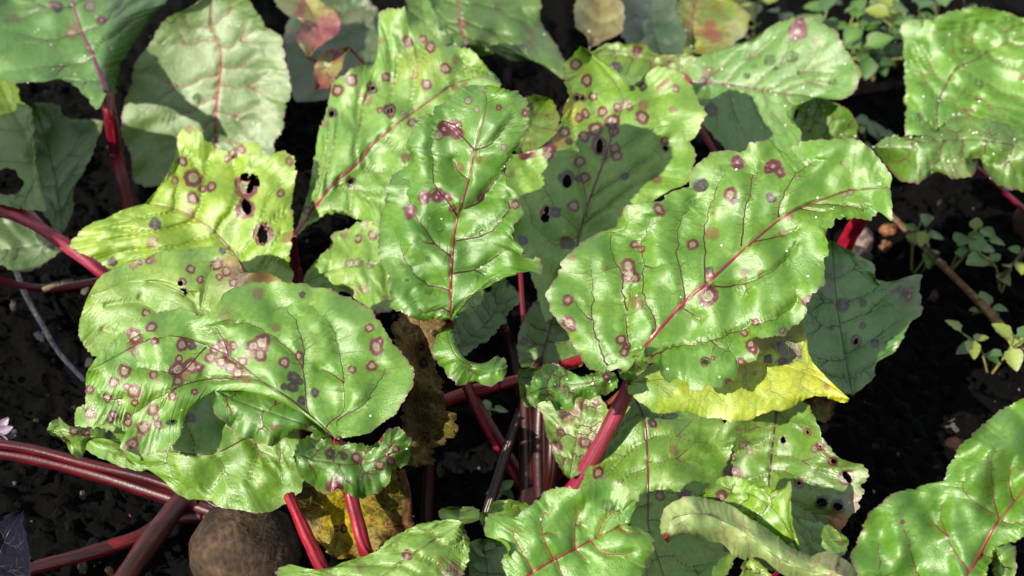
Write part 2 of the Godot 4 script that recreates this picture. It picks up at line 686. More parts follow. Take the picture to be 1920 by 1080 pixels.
func curve_through(run: PackedVector3Array, per: int) -> PackedVector3Array:
	var o := PackedVector3Array()
	for i in run.size() - 1:
		for k in per:
			var f := float(k) / per
			o.append(run[i].cubic_interpolate(run[i + 1], run[maxi(i - 1, 0)], run[mini(i + 2, run.size() - 1)], f))
	o.append(run[run.size() - 1])
	return o


func stalk(run: PackedVector3Array, r0: float, r1: float, c0: Color, c1: Color, dent := 0.45, sides := 20) -> ArrayMesh:   # a ribbed stalk, grooved on its upper side; radii in pixels
	var p := curve_through(run, 10)
	var v := PackedVector3Array()
	var nn := PackedVector3Array()
	var col := PackedColorArray()
	var idx := PackedInt32Array()
	for i in p.size():
		var f := float(i) / (p.size() - 1)
		var r := lerpf(r0, r1, f) * 0.000288 * (1.0 + 0.10 * swell.get_noise_2d(i * 9.0, run[0].x * 3000.0))
		var fwd := (p[mini(i + 1, p.size() - 1)] - p[maxi(i - 1, 0)]).normalized()
		var side := fwd.cross(Vector3.UP)
		if side.length() < 0.05:
			side = Vector3.RIGHT
		side = side.normalized()
		var up := side.cross(fwd).normalized()
		if up.z < 0.0:
			up = -up
		for k in sides:
			var a := TAU * k / sides
			var w := 1.0 - dent * exp(-pow(angle_difference(a, PI * 0.5) / 0.5, 2.0)) + 0.07 * cos(a * 7.0 + 0.12 * i) + 0.05 * fine.get_noise_2d(k * 23.0, i * 3.0)
			if i == 0 or i == p.size() - 1:
				w *= 0.55
			var dir := side * cos(a) + up * sin(a)
			v.append(p[i] + dir * r * w)
			nn.append((dir + side * signf(cos(a)) * -0.5 * exp(-pow(angle_difference(a, PI * 0.5) / 0.5, 2.0))).normalized())
			var q := 0.5 + 0.9 * fine.get_noise_2d(k * 17.0 + run[0].x * 900.0, i * 2.2)
			var cc := c0.lerp(c1, clampf(f * 0.5 + 0.2 + (q - 0.5) * 1.3, 0, 1))
			var streak := clampf(2.2 * fine.get_noise_2d(k * 41.0 + run[0].z * 700.0, i * 0.9) - 0.25, 0, 1)
			col.append(cc.lerp(Color(minf(cc.r * 1.35 + 0.06, 1), minf(cc.g * 1.5 + 0.10, 1), minf(cc.b * 1.3 + 0.06, 1)), streak * 0.6))
		if i > 0:
			for k in sides:
				var b := i * sides + k
				var b2 := i * sides + (k + 1) % sides
				idx.append_array([b - sides, b, b2, b - sides, b2, b2 - sides])
	return mesh_of(v, nn, col, idx)


func pebble(seed_: int, size: Vector3, tone: Color, rough := 0.55) -> ArrayMesh:
	var v := PackedVector3Array()
	var nn := PackedVector3Array()
	var col := PackedColorArray()
	var idx := PackedInt32Array()
	var rings := 12
	var segs := 16
	for i in rings + 1:
		var th := PI * i / rings
		for j in segs:
			var ph := TAU * j / segs
			var d := Vector3(sin(th) * cos(ph), cos(th), sin(th) * sin(ph))
			var q := lumps.get_noise_3d(d.x * 70.0 + seed_ * 31.0, d.y * 70.0, d.z * 70.0)
			v.append(d * size * (1.0 + rough * q))
			nn.append(Vector3.ZERO)
			var w := 1.0 + 0.5 * fine.get_noise_3d(d.x * 25.0, d.y * 25.0 + seed_ * 9.0, d.z * 25.0)
			col.append(Color(tone.r * w, tone.g * w, tone.b * w))
	for i in rings:
		for j in segs:
			var a := i * segs + j
			var b := i * segs + (j + 1) % segs
			idx.append_array([a, b, b + segs, a, b + segs, a + segs])
			var w := (v[b] - v[a + segs]).cross(v[b + segs] - v[a])
			for k: int in [a, b, a + segs, b + segs]:
				nn[k] += w
	for k in v.size():
		var d := nn[k]
		nn[k] = (d if d.dot(v[k]) > 0.0 else -d).normalized() if d.length() > 1e-14 else v[k].normalized()
	return mesh_of(v, nn, col, idx)


# ---------------------------------------------------------------- the bed

func soil_y(x: float, z: float) -> float:
	return 0.010 * lumps.get_noise_2d(x * 900.0, z * 900.0) + 0.007 * fine.get_noise_2d(x * 1100.0, z * 1100.0) + 0.003 * fine.get_noise_2d(x * 3400.0, z * 3400.0 + 50.0) - 0.006


func ground() -> void:
	var n := 340
	var v := PackedVector3Array()
	var nn := PackedVector3Array()
	var col := PackedColorArray()
	var idx := PackedInt32Array()
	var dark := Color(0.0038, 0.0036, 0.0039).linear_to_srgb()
	for i in n + 1:
		for j in n + 1:
			var a := (float(i) / n * 2.0 - 1.0)
			var b := (float(j) / n * 2.0 - 1.0)
			var x := 0.62 * a + 34.0 * pow(a, 9.0)
			var z := 0.62 * b + 34.0 * pow(b, 9.0) - 0.05
			v.append(Vector3(x, soil_y(x, z), z))
			var e := 0.004
			var y0 := soil_y(x, z)
			nn.append(Vector3(y0 - soil_y(x + e, z), e, y0 - soil_y(x, z + e)).normalized())
			var w := 1.0 + 0.5 * lumps.get_noise_2d(x * 2600.0, z * 2600.0)
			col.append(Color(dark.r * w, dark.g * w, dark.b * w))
	for i in n:
		for j in n:
			var k := i * (n + 1) + j
			idx.append_array([k, k + n + 2, k + 1, k, k + n + 1, k + n + 2])
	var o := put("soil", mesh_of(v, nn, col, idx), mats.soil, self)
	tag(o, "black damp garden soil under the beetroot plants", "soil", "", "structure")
	var crumbs := MultiMesh.new()
	crumbs.transform_format = MultiMesh.TRANSFORM_3D
	crumbs.use_colors = true
	crumbs.mesh = pebble(3, Vector3(1, 0.7, 0.85), Color.WHITE)
	crumbs.instance_count = 11000
	for i in 11000:
		var x := rng.randf_range(-0.42, 0.46)
		var z := rng.randf_range(-0.46, 0.34)
		var r := 0.0007 + 0.0042 * pow(rng.randf(), 3.5)
		crumbs.set_instance_transform(i, Transform3D(Basis.from_euler(Vector3(rng.randf() * 6.0, rng.randf() * 6.0, rng.randf() * 6.0)).scaled(Vector3.ONE * r), Vector3(x, soil_y(x, z) + r * 0.3, z)))
		var w := 0.035 + 0.06 * rng.randf()
		if rng.randf() < 0.05:
			w = rng.randf_range(0.2, 0.5)
		crumbs.set_instance_color(i, Color(w * 1.04, w, w * 0.97))
	var mm := MultiMeshInstance3D.new()
	mm.name = "soil_crumbs"
	mm.multimesh = crumbs
	mm.material_override = mats.soil
	add_child(mm)
	tag(mm, "loose dark crumbs of soil scattered over the bed", "soil crumbs", "", "stuff")


func plant(id: String, label: String, at: Vector2, root_size := 0.022) -> void:
	var where := at_h(at, 0.0)
	where.y = soil_y(where.x, where.z)
	var o := thing("beetroot_plant", label, "beetroot plant", where, "beetroot plants growing in the bed")
	plants[id] = {"node": o, "at": where, "r": root_size}


func finish_plants() -> void:
	for id: String in plants:
		var p: Dictionary = plants[id]
		var m := put("beetroot", pebble(id.hash() % 50, Vector3(p.r, p.r * 0.95, p.r), p.get("tone", c(100, 62, 58)), 0.14), mats.bark, p.node)
		m.position += Vector3(p.at.x, p.at.y + p.r * p.get("up", 0.25), p.at.z)


func stick(called: String, label: String, cat: String, run: Array, r0: float, r1: float, tone: Color, tone2: Color) -> void:
	var p := PackedVector3Array()
	for q in range(0, run.size(), 3):
		p.append(at_h(Vector2(run[q], run[q + 1]), run[q + 2]))
	var o := put(called, stalk(p, r0, r1, tone, tone2, 0.05, 10), mats.bark, self)
	tag(o, label, cat)


func stone(called: String, label: String, cat: String, x: float, y: float, size: Vector3, tone: Color, group := "", h := 0.5) -> void:
	var o := put(called, pebble(int(x), size * 0.000288, tone), mats.bark, self)
	var w := at_h(Vector2(x, y), 0.0)
	w.y = soil_y(w.x, w.z)
	w = at_h(Vector2(x, y), w.y * 100.0 + size.y * 0.0288 * h)
	o.position = w
	o.rotation = Vector3(0, x * 0.7, 0)
	tag(o, label, cat, group)


func litter() -> void:
	stick("twig", "long grey brown twig lying on the dark soil at the right", "twig", [1672, 405, 1.2, 1760, 490, 1.1, 1830, 560, 1.3, 1850, 580, 1.2, 1925, 668, 0.7], 7, 11, c(150, 118, 92), c(190, 145, 115))
	stick("root_fibre", "pale bluish grey bare root lying on black soil at the left", "root", [30, 505, 1.6, 52, 560, 1.2, 80, 610, 1.1, 110, 660, 1.0, 160, 715, 0.8], 7, 5, c(105, 108, 128), c(70, 72, 90))
	stick("straw", "short pale straw chip lying on the soil beside the bare root", "straw", [80, 543, 1.0, 110, 532, 1.2, 138, 527, 1.0], 7, 6, c(185, 175, 150), c(160, 150, 130))
	stick("twig", "thin reddish twig lying behind the long twig at the right", "twig", [1870, 530, 1.0, 1895, 500, 1.2, 1925, 470, 1.0], 6, 4, c(140, 95, 80), c(120, 85, 70))
	stone("stone", "brown rounded stone just right of the tip of the largest spotted leaf", "stone", 1665, 432, Vector3(20, 17, 18), c(205, 145, 105))
	stone("stone", "small brown stone touching the twig below the rounded stone", "stone", 1658, 462, Vector3(16, 14, 15), c(190, 140, 105))
	stone("stone", "pale pinkish grey stone behind the red stalk at the right", "stone", 1618, 448, Vector3(34, 24, 26), c(190, 165, 160))
	stone("stone", "grey stone half buried under the pale pinkish stone", "stone", 1610, 478, Vector3(34, 22, 24), c(110, 102, 100))
	stone("clod", "reddish brown clod lying beside the shaded right leaf", "clod", 1752, 557, Vector3(20, 8, 12), c(120, 80, 66))
	stone("clod", "pale grey lump of soil at the right behind the front right leaf", "clod", 1800, 800, Vector3(36, 18, 22), c(120, 118, 112))
	stone("clod", "dark reddish lump below the pale grey lump at the right", "clod", 1795, 832, Vector3(24, 14, 16), c(74, 44, 42))
	stone("chip", "small pale chip on black soil under the bottom left stalks", "chip", 155, 929, Vector3(8, 12, 6), c(150, 140, 130))
	stone("chip", "orange brown chip between the two crossing bottom left stalks", "chip", 245, 972, Vector3(9, 13, 7), c(170, 115, 80))
	stone("chip", "broad grey chip at the bottom edge beside the lowest stalk", "chip", 155, 1062, Vector3(14, 22, 9), c(150, 138, 128))
	stone("chip", "tan chip right of the broad grey chip at the bottom edge", "chip", 205, 1072, Vector3(10, 9, 7), c(185, 145, 115))
	stone("chip", "tiny buff crumb on black soil at the far left", "chip", 68, 790, Vector3(6, 7, 5), c(120, 108, 92))
	stone("chip", "tiny bluish chip below the buff crumb at the far left", "chip", 28, 810, Vector3(6, 6, 5), c(110, 115, 130))
	stone("clod", "pale grey clod of soil below the straw chip", "clod", 76, 632, Vector3(14, 16, 10), c(78, 84, 96))
	# flower at the left edge
	var f := thing("flower", "small pale violet flower hanging at the left edge above the red stalks", "flower", at_h(Vector2(-6, 815), 3.0))
	for k in 5:
		var a := -0.9 + k * 0.55
		var v := PackedVector3Array()
		var nn := PackedVector3Array()
		var col := PackedColorArray()
		var idx := PackedInt32Array()
		var o := at_h(Vector2(-8, 812), 3.0)
		var dir := turn * Vector3(cos(a), -sin(a), 0.35 * sin(k * 2.1)).normalized()
		var side := turn * Vector3(sin(a), cos(a), 0.4).normalized()
		for i in 9:
			var s := i / 8.0
			for j in 5:
				var t := (j - 2) * 0.5
				v.append(o + dir * s * 0.0115 + side * t * 0.0030 * sin(PI * minf(s * 0.85 + 0.1, 1.0)) + turn.z * (0.0016 * t * t - 0.002 * s * s))
				nn.append((turn.z - side * t * 0.6).normalized())
				col.append(c(150, 120, 175).lerp(c(205, 185, 205), clampf(s * 0.8 + 0.3 * fine.get_noise_2d(t * 40.0, s * 20.0 + k * 9.0), 0, 1)))
			if i > 0:
				for j in 4:
					var b := i * 5 + j
					idx.append_array([b - 5, b - 4, b + 1, b - 5, b + 1, b])
		put("petal", mesh_of(v, nn, col, idx), mats.under, f)
	put("flower_stalk", stalk(PackedVector3Array([at_h(Vector2(-8, 812), 3.0), at_h(Vector2(-30, 850), 1.5), at_h(Vector2(-40, 900), -0.8)]), 4, 5, c(110, 110, 70), c(90, 90, 60)), mats.stem, f)
	# fly on the left leaf
	if surf.has("C"):
		var s: Dictionary = surf.C
		var q := nearest(s.px, s.cols, Vector2(320, 788))
		var p := sample(s.pos, s, q)
		var up := sample(s.nrm, s, q).normalized()
		var fly := thing("fly", "tiny dark fly sitting on the front edge of the left ruffled leaf", "fly", p)
		var ahead := (turn * Vector3(0.9, 0.35, 0)).slide(up).normalized()
		var over := up.cross(ahead)
		for part: Array in [["abdomen", -0.0012, 0.0012, 0.0008], ["thorax", 0.0005, 0.0009, 0.0008], ["head", 0.0017, 0.0005, 0.0006]]:
			var b := put(part[0], pebble(9, Vector3(part[3], part[3], part[2]), c(48, 48, 52)), mats.bark, fly)
			b.transform = Transform3D(Basis(over, up, ahead), ahead * (part[1] as float) + up * 0.0010)
		for w: float in [-1.0, 1.0]:
			var vv := PackedVector3Array()
			var wn := PackedVector3Array()
			var wi := PackedInt32Array()
			var wc := PackedColorArray()
			for i in 9:
				var a := TAU * i / 8.0
				vv.append(p + up * 0.0019 + over * w * (0.0007 + 0.0005 * sin(a)) + ahead * (-0.0010 + 0.0019 * cos(a)))
				wn.append(up)
				wc.append(c(120, 122, 128))
				if i > 1:
					wi.append_array([0, i - 1, i])
			put("wing", mesh_of(vv, wn, wc, wi), mats.under, fly)
			for l in 3:
				var foot := p + over * w * 0.0017 + ahead * (-0.0012 + l * 0.0013)
				put("leg", stalk(PackedVector3Array([p + up * 0.0009 + ahead * (l - 1) * 0.0005, p + up * 0.0014 + over * w * 0.0011 + ahead * (l - 1) * 0.001, foot]), 0.45, 0.3, c(40, 40, 42), c(40, 40, 42), 0.0, 5), mats.bark, fly)


func small_leaf(shape: int) -> ArrayMesh:      # a rounded leaf 1 long, lying along +z, its stalk at the origin
	var v := PackedVector3Array()
	var nn := PackedVector3Array()
	var col := PackedColorArray()
	var idx := PackedInt32Array()
	for i in 13:
		var s := i / 12.0
		var w := 0.0
		if s < 0.16:
			w = 0.03
		else:
			var u := (s - 0.16) / 0.84
			w = 0.36 * pow(sin(PI * pow(u, 0.62 + 0.12 * shape)), 0.75) if u < 1.0 else 0.0
		for j in 7:
			var t := (j - 3) / 3.0
			v.append(Vector3(t * w, 0.16 * t * t * w * 2.0 - 0.22 * s * s + 0.02 * sin(s * 20.0 + t * 3.0 + shape), s))
			nn.append(Vector3(-t * 0.45, 1, 0.3 * s).normalized())
			var q := 1.0 - 0.16 * absf(t) + 0.10 * sin(s * 30.0) * absf(t)
			col.append(Color(q, q, q) if absf(t) > 0.01 else Color(1, 1, 0.9))
		if i > 0:
			for j in 6:
				var b := i * 7 + j
				idx.append_array([b - 7, b - 6, b + 1, b - 7, b + 1, b])
	return mesh_of(v, nn, col, idx)


func weed(label: String, x: float, y: float, tall: float, size: float, count: int, tone: int, seed_: int) -> void:
	var g := RandomNumberGenerator.new()
	g.seed = seed_
	var w := at_h(Vector2(x, y), tall)
	w.y = soil_y(w.x, w.z)
	var o := thing("weed", label, "weed", w, "small weeds growing at the back right")
	var stems := 1 + count / 7
	var k := 0
	for s in stems:
		var a := g.randf() * TAU
		var top := w + Vector3(cos(a) * size * 1.6 * g.randf(), tall * 0.01 * g.randf_range(0.6, 1.1), sin(a) * size * 1.6 * g.randf())
		var mid := w.lerp(top, 0.5) + Vector3(g.randf_range(-1, 1), 0.5, g.randf_range(-1, 1)) * size * 0.3
		put("stem", stalk(PackedVector3Array([top, mid, w - Vector3(0, 0.004, 0)]), 2.0, 3.0, c(140, 160, 80), c(150, 120, 80), 0.0, 6), mats.stem, o)
		for q in maxi(3, count / stems):
			var f := 1.0 - 0.75 * float(q) / maxi(1, count / stems)
			var p := top.lerp(mid, clampf((1.0 - f) * 2.0, 0, 1)) if f > 0.5 else mid.lerp(w, clampf((0.5 - f) * 2.0, 0, 1))
			var l := MeshInstance3D.new()
			l.name = "leaf"
			l.mesh = mats.small[(q + seed_) % 2]
			l.material_override = mats["weed%d" % ((tone + (1 if g.randf() < 0.3 else 0)) % 3)]
			var r := size * g.randf_range(0.6, 1.15)
			l.transform = Transform3D(Basis.from_euler(Vector3(g.randf_range(-0.5, 0.35), a + q * 2.4 + g.randf(), g.randf_range(-0.3, 0.3))).scaled(Vector3.ONE * r), p - w)
			o.add_child(l, true)
			k += 1


func weeds() -> void:
	mats.small = [small_leaf(0), small_leaf(1)]
	var tones := [c(125, 180, 75), c(185, 205, 75), c(100, 150, 75)]
	for i in 3:
		var m: StandardMaterial3D = mats.leaf.duplicate()
		m.albedo_color = tones[i]
		mats["weed%d" % i] = m
	var spots := WEEDS
	for i in spots.size():
		var s: Array = spots[i]
		weed(s[0], s[1], s[2], s[3], s[4] * 1.5, s[5], s[6], 100 + i)


func drop_mesh() -> SphereMesh:
	var m := SphereMesh.new()
	m.radius = 1.0
	m.height = 2.0
	m.radial_segments = 20
	m.rings = 12
	return m


func on_leaf(id: String, p: Vector2) -> Array:
	var s: Dictionary = surf[id]
	var q := nearest(s.px, s.cols, p)
	return [sample(s.pos, s, q), sample(s.nrm, s, q).normalized()]


func seated(n: Vector3, r: float, flat: float) -> Basis:
	var side := n.cross(Vector3(0.3, 0.1, 0.9)).normalized()
	return Basis(side * r, n * r * flat, side.cross(n) * r)


func drops() -> void:
	var ball := drop_mesh()
	for row: Array in BIG_DROPS:
		var at := on_leaf(row[0], Vector2(row[1], row[2]))
		var r: float = row[3] * 0.000288
		var o := MeshInstance3D.new()
		o.name = numbered("water_drop")
		o.mesh = ball
		o.material_override = mats.water
		o.transform = Transform3D(seated(at[1], r, 0.45), at[0] + at[1] * r * 0.12)
		add_child(o)
		tag(o, row[4], "water drop", "water drops resting on the leaves")
	var fineish := MultiMesh.new()
	fineish.transform_format = MultiMesh.TRANSFORM_3D
	fineish.mesh = ball
	var list := []
	var g := RandomNumberGenerator.new()
	g.seed = 909
	for row: Array in MIST:
		if not surf.has(row[0]):
			continue
		var s: Dictionary = surf[row[0]]
		for i in int(row[1]):
			var k := g.randi() % (s.px as PackedVector2Array).size()
			var r := (0.7 + 2.3 * pow(g.randf(), 3.0)) * 0.000288
			list.append(Transform3D(seated(s.nrm[k], r, 0.6), s.pos[k] + s.nrm[k] * r * 0.3))
	fineish.instance_count = list.size()
	for i in list.size():
		fineish.set_instance_transform(i, list[i])
	var mm := MultiMeshInstance3D.new()
	mm.name = "dew"
	mm.multimesh = fineish
	mm.material_override = mats.dew
	add_child(mm)
	tag(mm, "fine beads of dew sprinkled over the leaves", "dew", "", "stuff")


# ---------------------------------------------------------------- what stands where

func make_plants() -> void:
	plant("mid", "central beetroot plant with the largest broad spotted leaf and the tall upright spotted leaf", Vector2(1010, 925), 0.013)
	plant("front_left", "beetroot plant at the left front with the wide ruffled heavily spotted leaf", Vector2(735, 1090))
	plant("root", "beetroot plant whose round brown root shows above the soil at the bottom left", Vector2(458, 1050), 0.0315)
	plants.mid.tone = c(60, 20, 28)
	plants.mid.up = 0.1
	plants.root.up = 0.42
	plants.root.tone = c(104, 86, 72)
	plant("inner_left", "beetroot plant behind the ruffled leaf with a yellow green leaf full of ragged holes", Vector2(600, 700))
	plant("back_left", "beetroot plant at the back left with thick dark red stalk and pale dewy leaf", Vector2(258, 520))
	plant("back_mid", "beetroot plant at the top middle with pink withering leaves", Vector2(900, 330))
	plant("back_right", "beetroot plant behind the largest leaf with a shiny leaf carrying square water drops", Vector2(1560, 520))
	plant("far_right", "beetroot plant cut off by the upper right edge with wet broad leaves", Vector2(1960, 420))
	plant("front_mid", "beetroot plant at the bottom middle with curled pale leaf and red veined front leaf", Vector2(1300, 1180))
	plant("front_right", "beetroot plant in the bottom right corner with one big glossy red veined leaf", Vector2(1850, 1240))


func make_leaves() -> void:
	# --- back left
	leaf("T1", "back_left", "leaf", "large leaf with thick purple midrib cut off by the top left corner", {
		"rib": [200, 175, 177, 110, 153, 60, 137, 10, 125, -30, 112, -80], "l": [183, 205, 160, 180, 140, 158, 113, 146, 87, 152, 53, 155, 23, 155, 0, 147, -40, 130, -60, 60, -30, -30, 50, -80],
		"r": [213, 187, 220, 140, 233, 107, 257, 70, 283, 33, 310, 3, 320, -30, 280, -70, 200, -95], "h": 10.0, "ky": 0.9, "cupl": 0.4, "cupr": -3.2, "droop": 0.4, "st": 4.0, "nv": 5, "rw": 20.0, "rc": c(100, 30, 75), "rc2": c(190, 120, 150), "vc": c(90, 50, 75), "vw": 2.6,
		"col": c(112, 162, 86), "sp": [107, 13, 15, 5, 97, 8, 8, 1, 190, 38, 10, 1, 170, 12, 12, 2, 135, 60, 14, 4, 30, 35, 9, 4], "pt": [206, 215, 9.0, 218, 290, 5.5, 232, 350, 3.5, 244, 400, 1.8, 256, 470, -0.5], "pw": 31, "pe": 26, "pc": c(150, 28, 58), "pc2": c(95, 12, 32)})
	leaf("T2", "back_left", "leaf", "pale dull green dewy leaf with pink red midrib standing at the back left", {
		"rib": [404, 285, 404, 240, 405, 200, 413, 133, 413, 93, 397, 53, 396, 0, 397, -25], "l": [380, 318, 330, 340, 300, 345, 273, 347, 247, 337, 250, 300, 230, 253, 230, 217, 237, 180, 247, 160, 250, 133, 260, 110, 283, 80, 297, 50, 320, 30, 360, 13, 377, 0],
		"r": [425, 290, 450, 303, 480, 305, 513, 290, 510, 267, 530, 243, 533, 200, 547, 163, 540, 140, 533, 113, 527, 70, 500, 50, 483, 27, 467, 3, 430, -30], "h": 2.6, "ky": 3.1, "cup": 0.3, "cupr": 0.5, "droop": 0.2, "st": 3.6, "nv": 6, "rw": 13.0, "rc": c(205, 25, 85), "rc2": c(160, 60, 90), "vc": c(150, 50, 80), "vw": 1.8,
		"col": c(132, 166, 112), "rim": c(185, 150, 140), "bl": 0.06, "puck": 0.05, "pt": [403, 330, 1.4, 380, 400, 0.6, 300, 500, -0.3], "pw": 14, "pc": c(205, 30, 80)})
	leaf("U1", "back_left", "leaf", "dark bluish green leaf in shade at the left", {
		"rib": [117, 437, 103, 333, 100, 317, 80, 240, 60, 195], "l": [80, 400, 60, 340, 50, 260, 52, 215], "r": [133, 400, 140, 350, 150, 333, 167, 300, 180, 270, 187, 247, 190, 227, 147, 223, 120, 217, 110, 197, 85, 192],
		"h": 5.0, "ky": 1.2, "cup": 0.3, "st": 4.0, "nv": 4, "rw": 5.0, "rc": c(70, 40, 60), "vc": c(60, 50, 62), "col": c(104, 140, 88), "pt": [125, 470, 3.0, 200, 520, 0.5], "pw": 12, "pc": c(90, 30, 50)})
	leaf("U2", "back_left", "leaf", "low dark leaf under the pink stalk at the left edge", {
		"rib": [130, 440, 60, 462, 0, 470, -40, 480], "l": [85, 425, 0, 410, -40, 430], "r": [120, 462, 107, 473, 93, 487, 77, 500, 33, 508, 0, 497, -40, 494], "h": 4.5, "ky": 0.8, "cup": 0.2, "st": 4.5, "nv": 4, "rw": 3.0, "rc": c(70, 60, 66), "vc": c(70, 60, 66), "col": c(110, 142, 96), "pt": [165, 470, 2.5, 220, 510, 0.5], "pw": 9, "pc": c(110, 30, 50)})
	leaf("U0", "back_left", "leaf", "leaf at the left edge with a large torn hole over a forked pink stalk", {
		"rib": [40, 392, 62, 340, 48, 260, 20, 200, -10, 138], "l": [15, 385, -30, 370, -70, 310, -70, 200, -40, 140], "r": [60, 392, 84, 392, 80, 360, 72, 335, 66, 300, 62, 250, 58, 205, 40, 190, 33, 167, 20, 146],
		"h": 7.5, "ky": 0.9, "cup": 0.5, "ruf": 0.5, "st": 3.6, "nv": 4, "rw": 5.0, "rc": c(120, 130, 60), "vc": c(90, 90, 70), "col": c(124, 162, 74), "ho": [12, 340, 31, 24, 12], "sp": [10, 365, 7, 4]})
	leaf("U9", "back_left", "leaf", "", {  # unseen leaf beyond the left edge, added to cast shade on the left leaves
		"rib": [-200, 420, -190, 340, -185, 240, -180, 150], "l": [-250, 430, -320, 400, -330, 300, -280, 200], "r": [-190, 395, -105, 350, -75, 300, -80, 240, -120, 170], "h": 13.0, "ky": 0.8, "st": 7.0, "nv": 4, "rw": 8.0, "col": c(122, 168, 72), "pt": [-100, 480, 8.0, 60, 540, 1.0, 230, 520, 0.0], "pw": 14})
	put("petiole", stalk(PackedVector3Array([at_h(Vector2(-60, 345), 8.2), at_h(Vector2(0, 388), 7.6), at_h(Vector2(50, 412), 7.0), at_h(Vector2(120, 456), 5.6), at_h(Vector2(197, 514), 4.0), at_h(Vector2(250, 560), 1.5), at_h(Vector2(258, 540), -0.5)]), 16, 13, c(205, 80, 110), c(150, 28, 62)), mats.stem, plants.back_left.node)
	put("petiole", stalk(PackedVector3Array([at_h(Vector2(42, 384), 7.7), at_h(Vector2(62, 405), 7.0), at_h(Vector2(95, 440), 6.1), at_h(Vector2(120, 458), 5.5)]), 7, 8, c(225, 195, 165), c(190, 80, 100)), mats.stem, plants.back_left.node)
	# --- back row
	leaf("TG", "back_mid", "leaf", "dark green leaf behind the tall notched leaf at the top", {
		"rib": [680, 170, 660, 90, 640, 20, 630, -30], "l": [640, 180, 560, 190, 540, 140, 535, 60, 560, 10, 590, -30], "r": [705, 150, 715, 80, 705, 20, 670, -20], "h": 4.0, "ky": 1.0, "st": 5.0, "nv": 4, "rw": 4.0, "rc": c(95, 110, 80), "vc": c(70, 90, 62), "col": c(84, 122, 72), "pink": 0.25, "pt": [760, 280, 1.5, 880, 330, 0.0], "pw": 9})
	leaf("TE", "back_mid", "leaf", "withering pink and pale green leaf at the top left of the middle", {
		"rib": [577, 108, 600, 70, 590, 30, 560, -20], "l": [557, 67, 572, 38, 540, 30, 522, 12, 515, -10, 530, -25], "r": [605, 82, 634, 58, 628, 22, 600, 0, 580, -20], "h": 10.0, "ky": 1.2, "st": 4.0, "nv": 3, "rw": 3.0, "rc": c(190, 90, 120), "vc": c(150, 90, 90), "col": c(170, 170, 110), "pink": 1.1, "rim": c(215, 95, 140), "ti": [600, 75, 40, c(190, 110, 110), 0.8, 535, 5, 30, c(150, 170, 90), 0.8], "pt": [640, 140, 3.0, 800, 280, 0.5], "pw": 8, "pc": c(190, 90, 120)})
	leaf("TF", "back_mid", "leaf", "small withered cream and red leaf hanging below the pink leaf", {
		"rib": [655, 88, 625, 118, 605, 150, 592, 170], "l": [630, 92, 603, 105, 593, 125, 588, 150], "r": [640, 120, 632, 138, 614, 162], "h": 9.5, "ky": 0.8, "st": 4.0, "nv": 2, "rw": 3.0, "rc": c(185, 70, 90), "col": c(196, 190, 140), "pink": 0.9, "rim": c(205, 120, 100), "pt": [700, 140, 3.0, 840, 300, 0.0], "pw": 7, "pc": c(170, 50, 80)})
	leaf("TH", "back_mid", "leaf", "bright green leaf at the top between the notched leaf and the dewy leaf", {
		"rib": [800, 100, 800, 50, 792, 0, 790, -40], "l": [775, 60, 765, 20, 760, -20], "r": [830, 88, 826, 40, 815, 0, 805, -35], "h": 6.2, "ky": 1.2, "st": 4.5, "nv": 4, "rw": 4.0, "rc": c(170, 190, 120), "col": c(128, 178, 68), "pt": [850, 220, 2.0, 890, 330, 0.0], "pw": 8})
	leaf("TA", "back_mid", "leaf", "dark dewy leaf with a pink base and pinkish edge at the top middle", {
		"rib": [874, 86, 864, 43, 860, 0, 868, -60], "l": [850, 87, 833, 83, 827, 60, 813, 20, 800, -30, 830, -60], "r": [907, 107, 930, 97, 957, 113, 997, 113, 1027, 127, 1053, 147, 1060, 117, 1043, 87, 1013, 40, 1010, -10, 950, -60], "h": 8.5, "ky": 1.0, "cupr": -1.1, "droop": 0.2, "ruf": 0.5, "st": 3.6, "nv": 4, "rw": 9.0, "rc": c(225, 115, 160), "rc2": c(150, 90, 90), "vc": c(80, 60, 62), "col": c(112, 152, 68), "rim": c(190, 130, 140), "bl": 0.2, "sp": [995, 58, 8, 4, 992, 85, 9, 4, 1000, 72, 6, 4, 868, 45, 10, 4], "pt": [890, 170, 5.0, 900, 330, 0.0], "pw": 13, "pc": c(205, 95, 140)})
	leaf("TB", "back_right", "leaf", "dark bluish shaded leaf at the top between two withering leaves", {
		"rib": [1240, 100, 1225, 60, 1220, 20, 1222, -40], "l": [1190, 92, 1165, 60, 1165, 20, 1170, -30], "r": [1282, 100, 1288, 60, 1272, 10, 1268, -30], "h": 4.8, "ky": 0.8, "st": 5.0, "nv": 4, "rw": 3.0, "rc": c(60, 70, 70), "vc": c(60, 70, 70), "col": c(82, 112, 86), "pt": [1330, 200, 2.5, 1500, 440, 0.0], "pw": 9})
	leaf("TC", "back_right", "leaf", "yellow green leaf flushed with red at the top right of the middle", {
		"rib": [1302, 100, 1298, 50, 1305, 0, 1312, -45], "l": [1283, 100, 1290, 67, 1270, 30, 1272, 0, 1280, -40], "r": [1325, 103, 1353, 93, 1393, 67, 1400, 48, 1407, 27, 1367, -2, 1340, -40], "h": 7.2, "ky": 1.2, "cup": 0.6, "st": 4.0, "nv": 4, "rw": 10.0, "rc": c(195, 60, 110), "rc2": c(170, 80, 80), "vc": c(170, 60, 60), "col": c(150, 175, 60), "pink": 0.25, "ti": [1385, 60, 30, c(195, 200, 150), 0.7, 1335, 60, 22, c(170, 75, 55), 0.7], "pt": [1330, 180, 5.0, 1500, 420, 0.0], "pw": 13, "pc": c(200, 45, 100)})
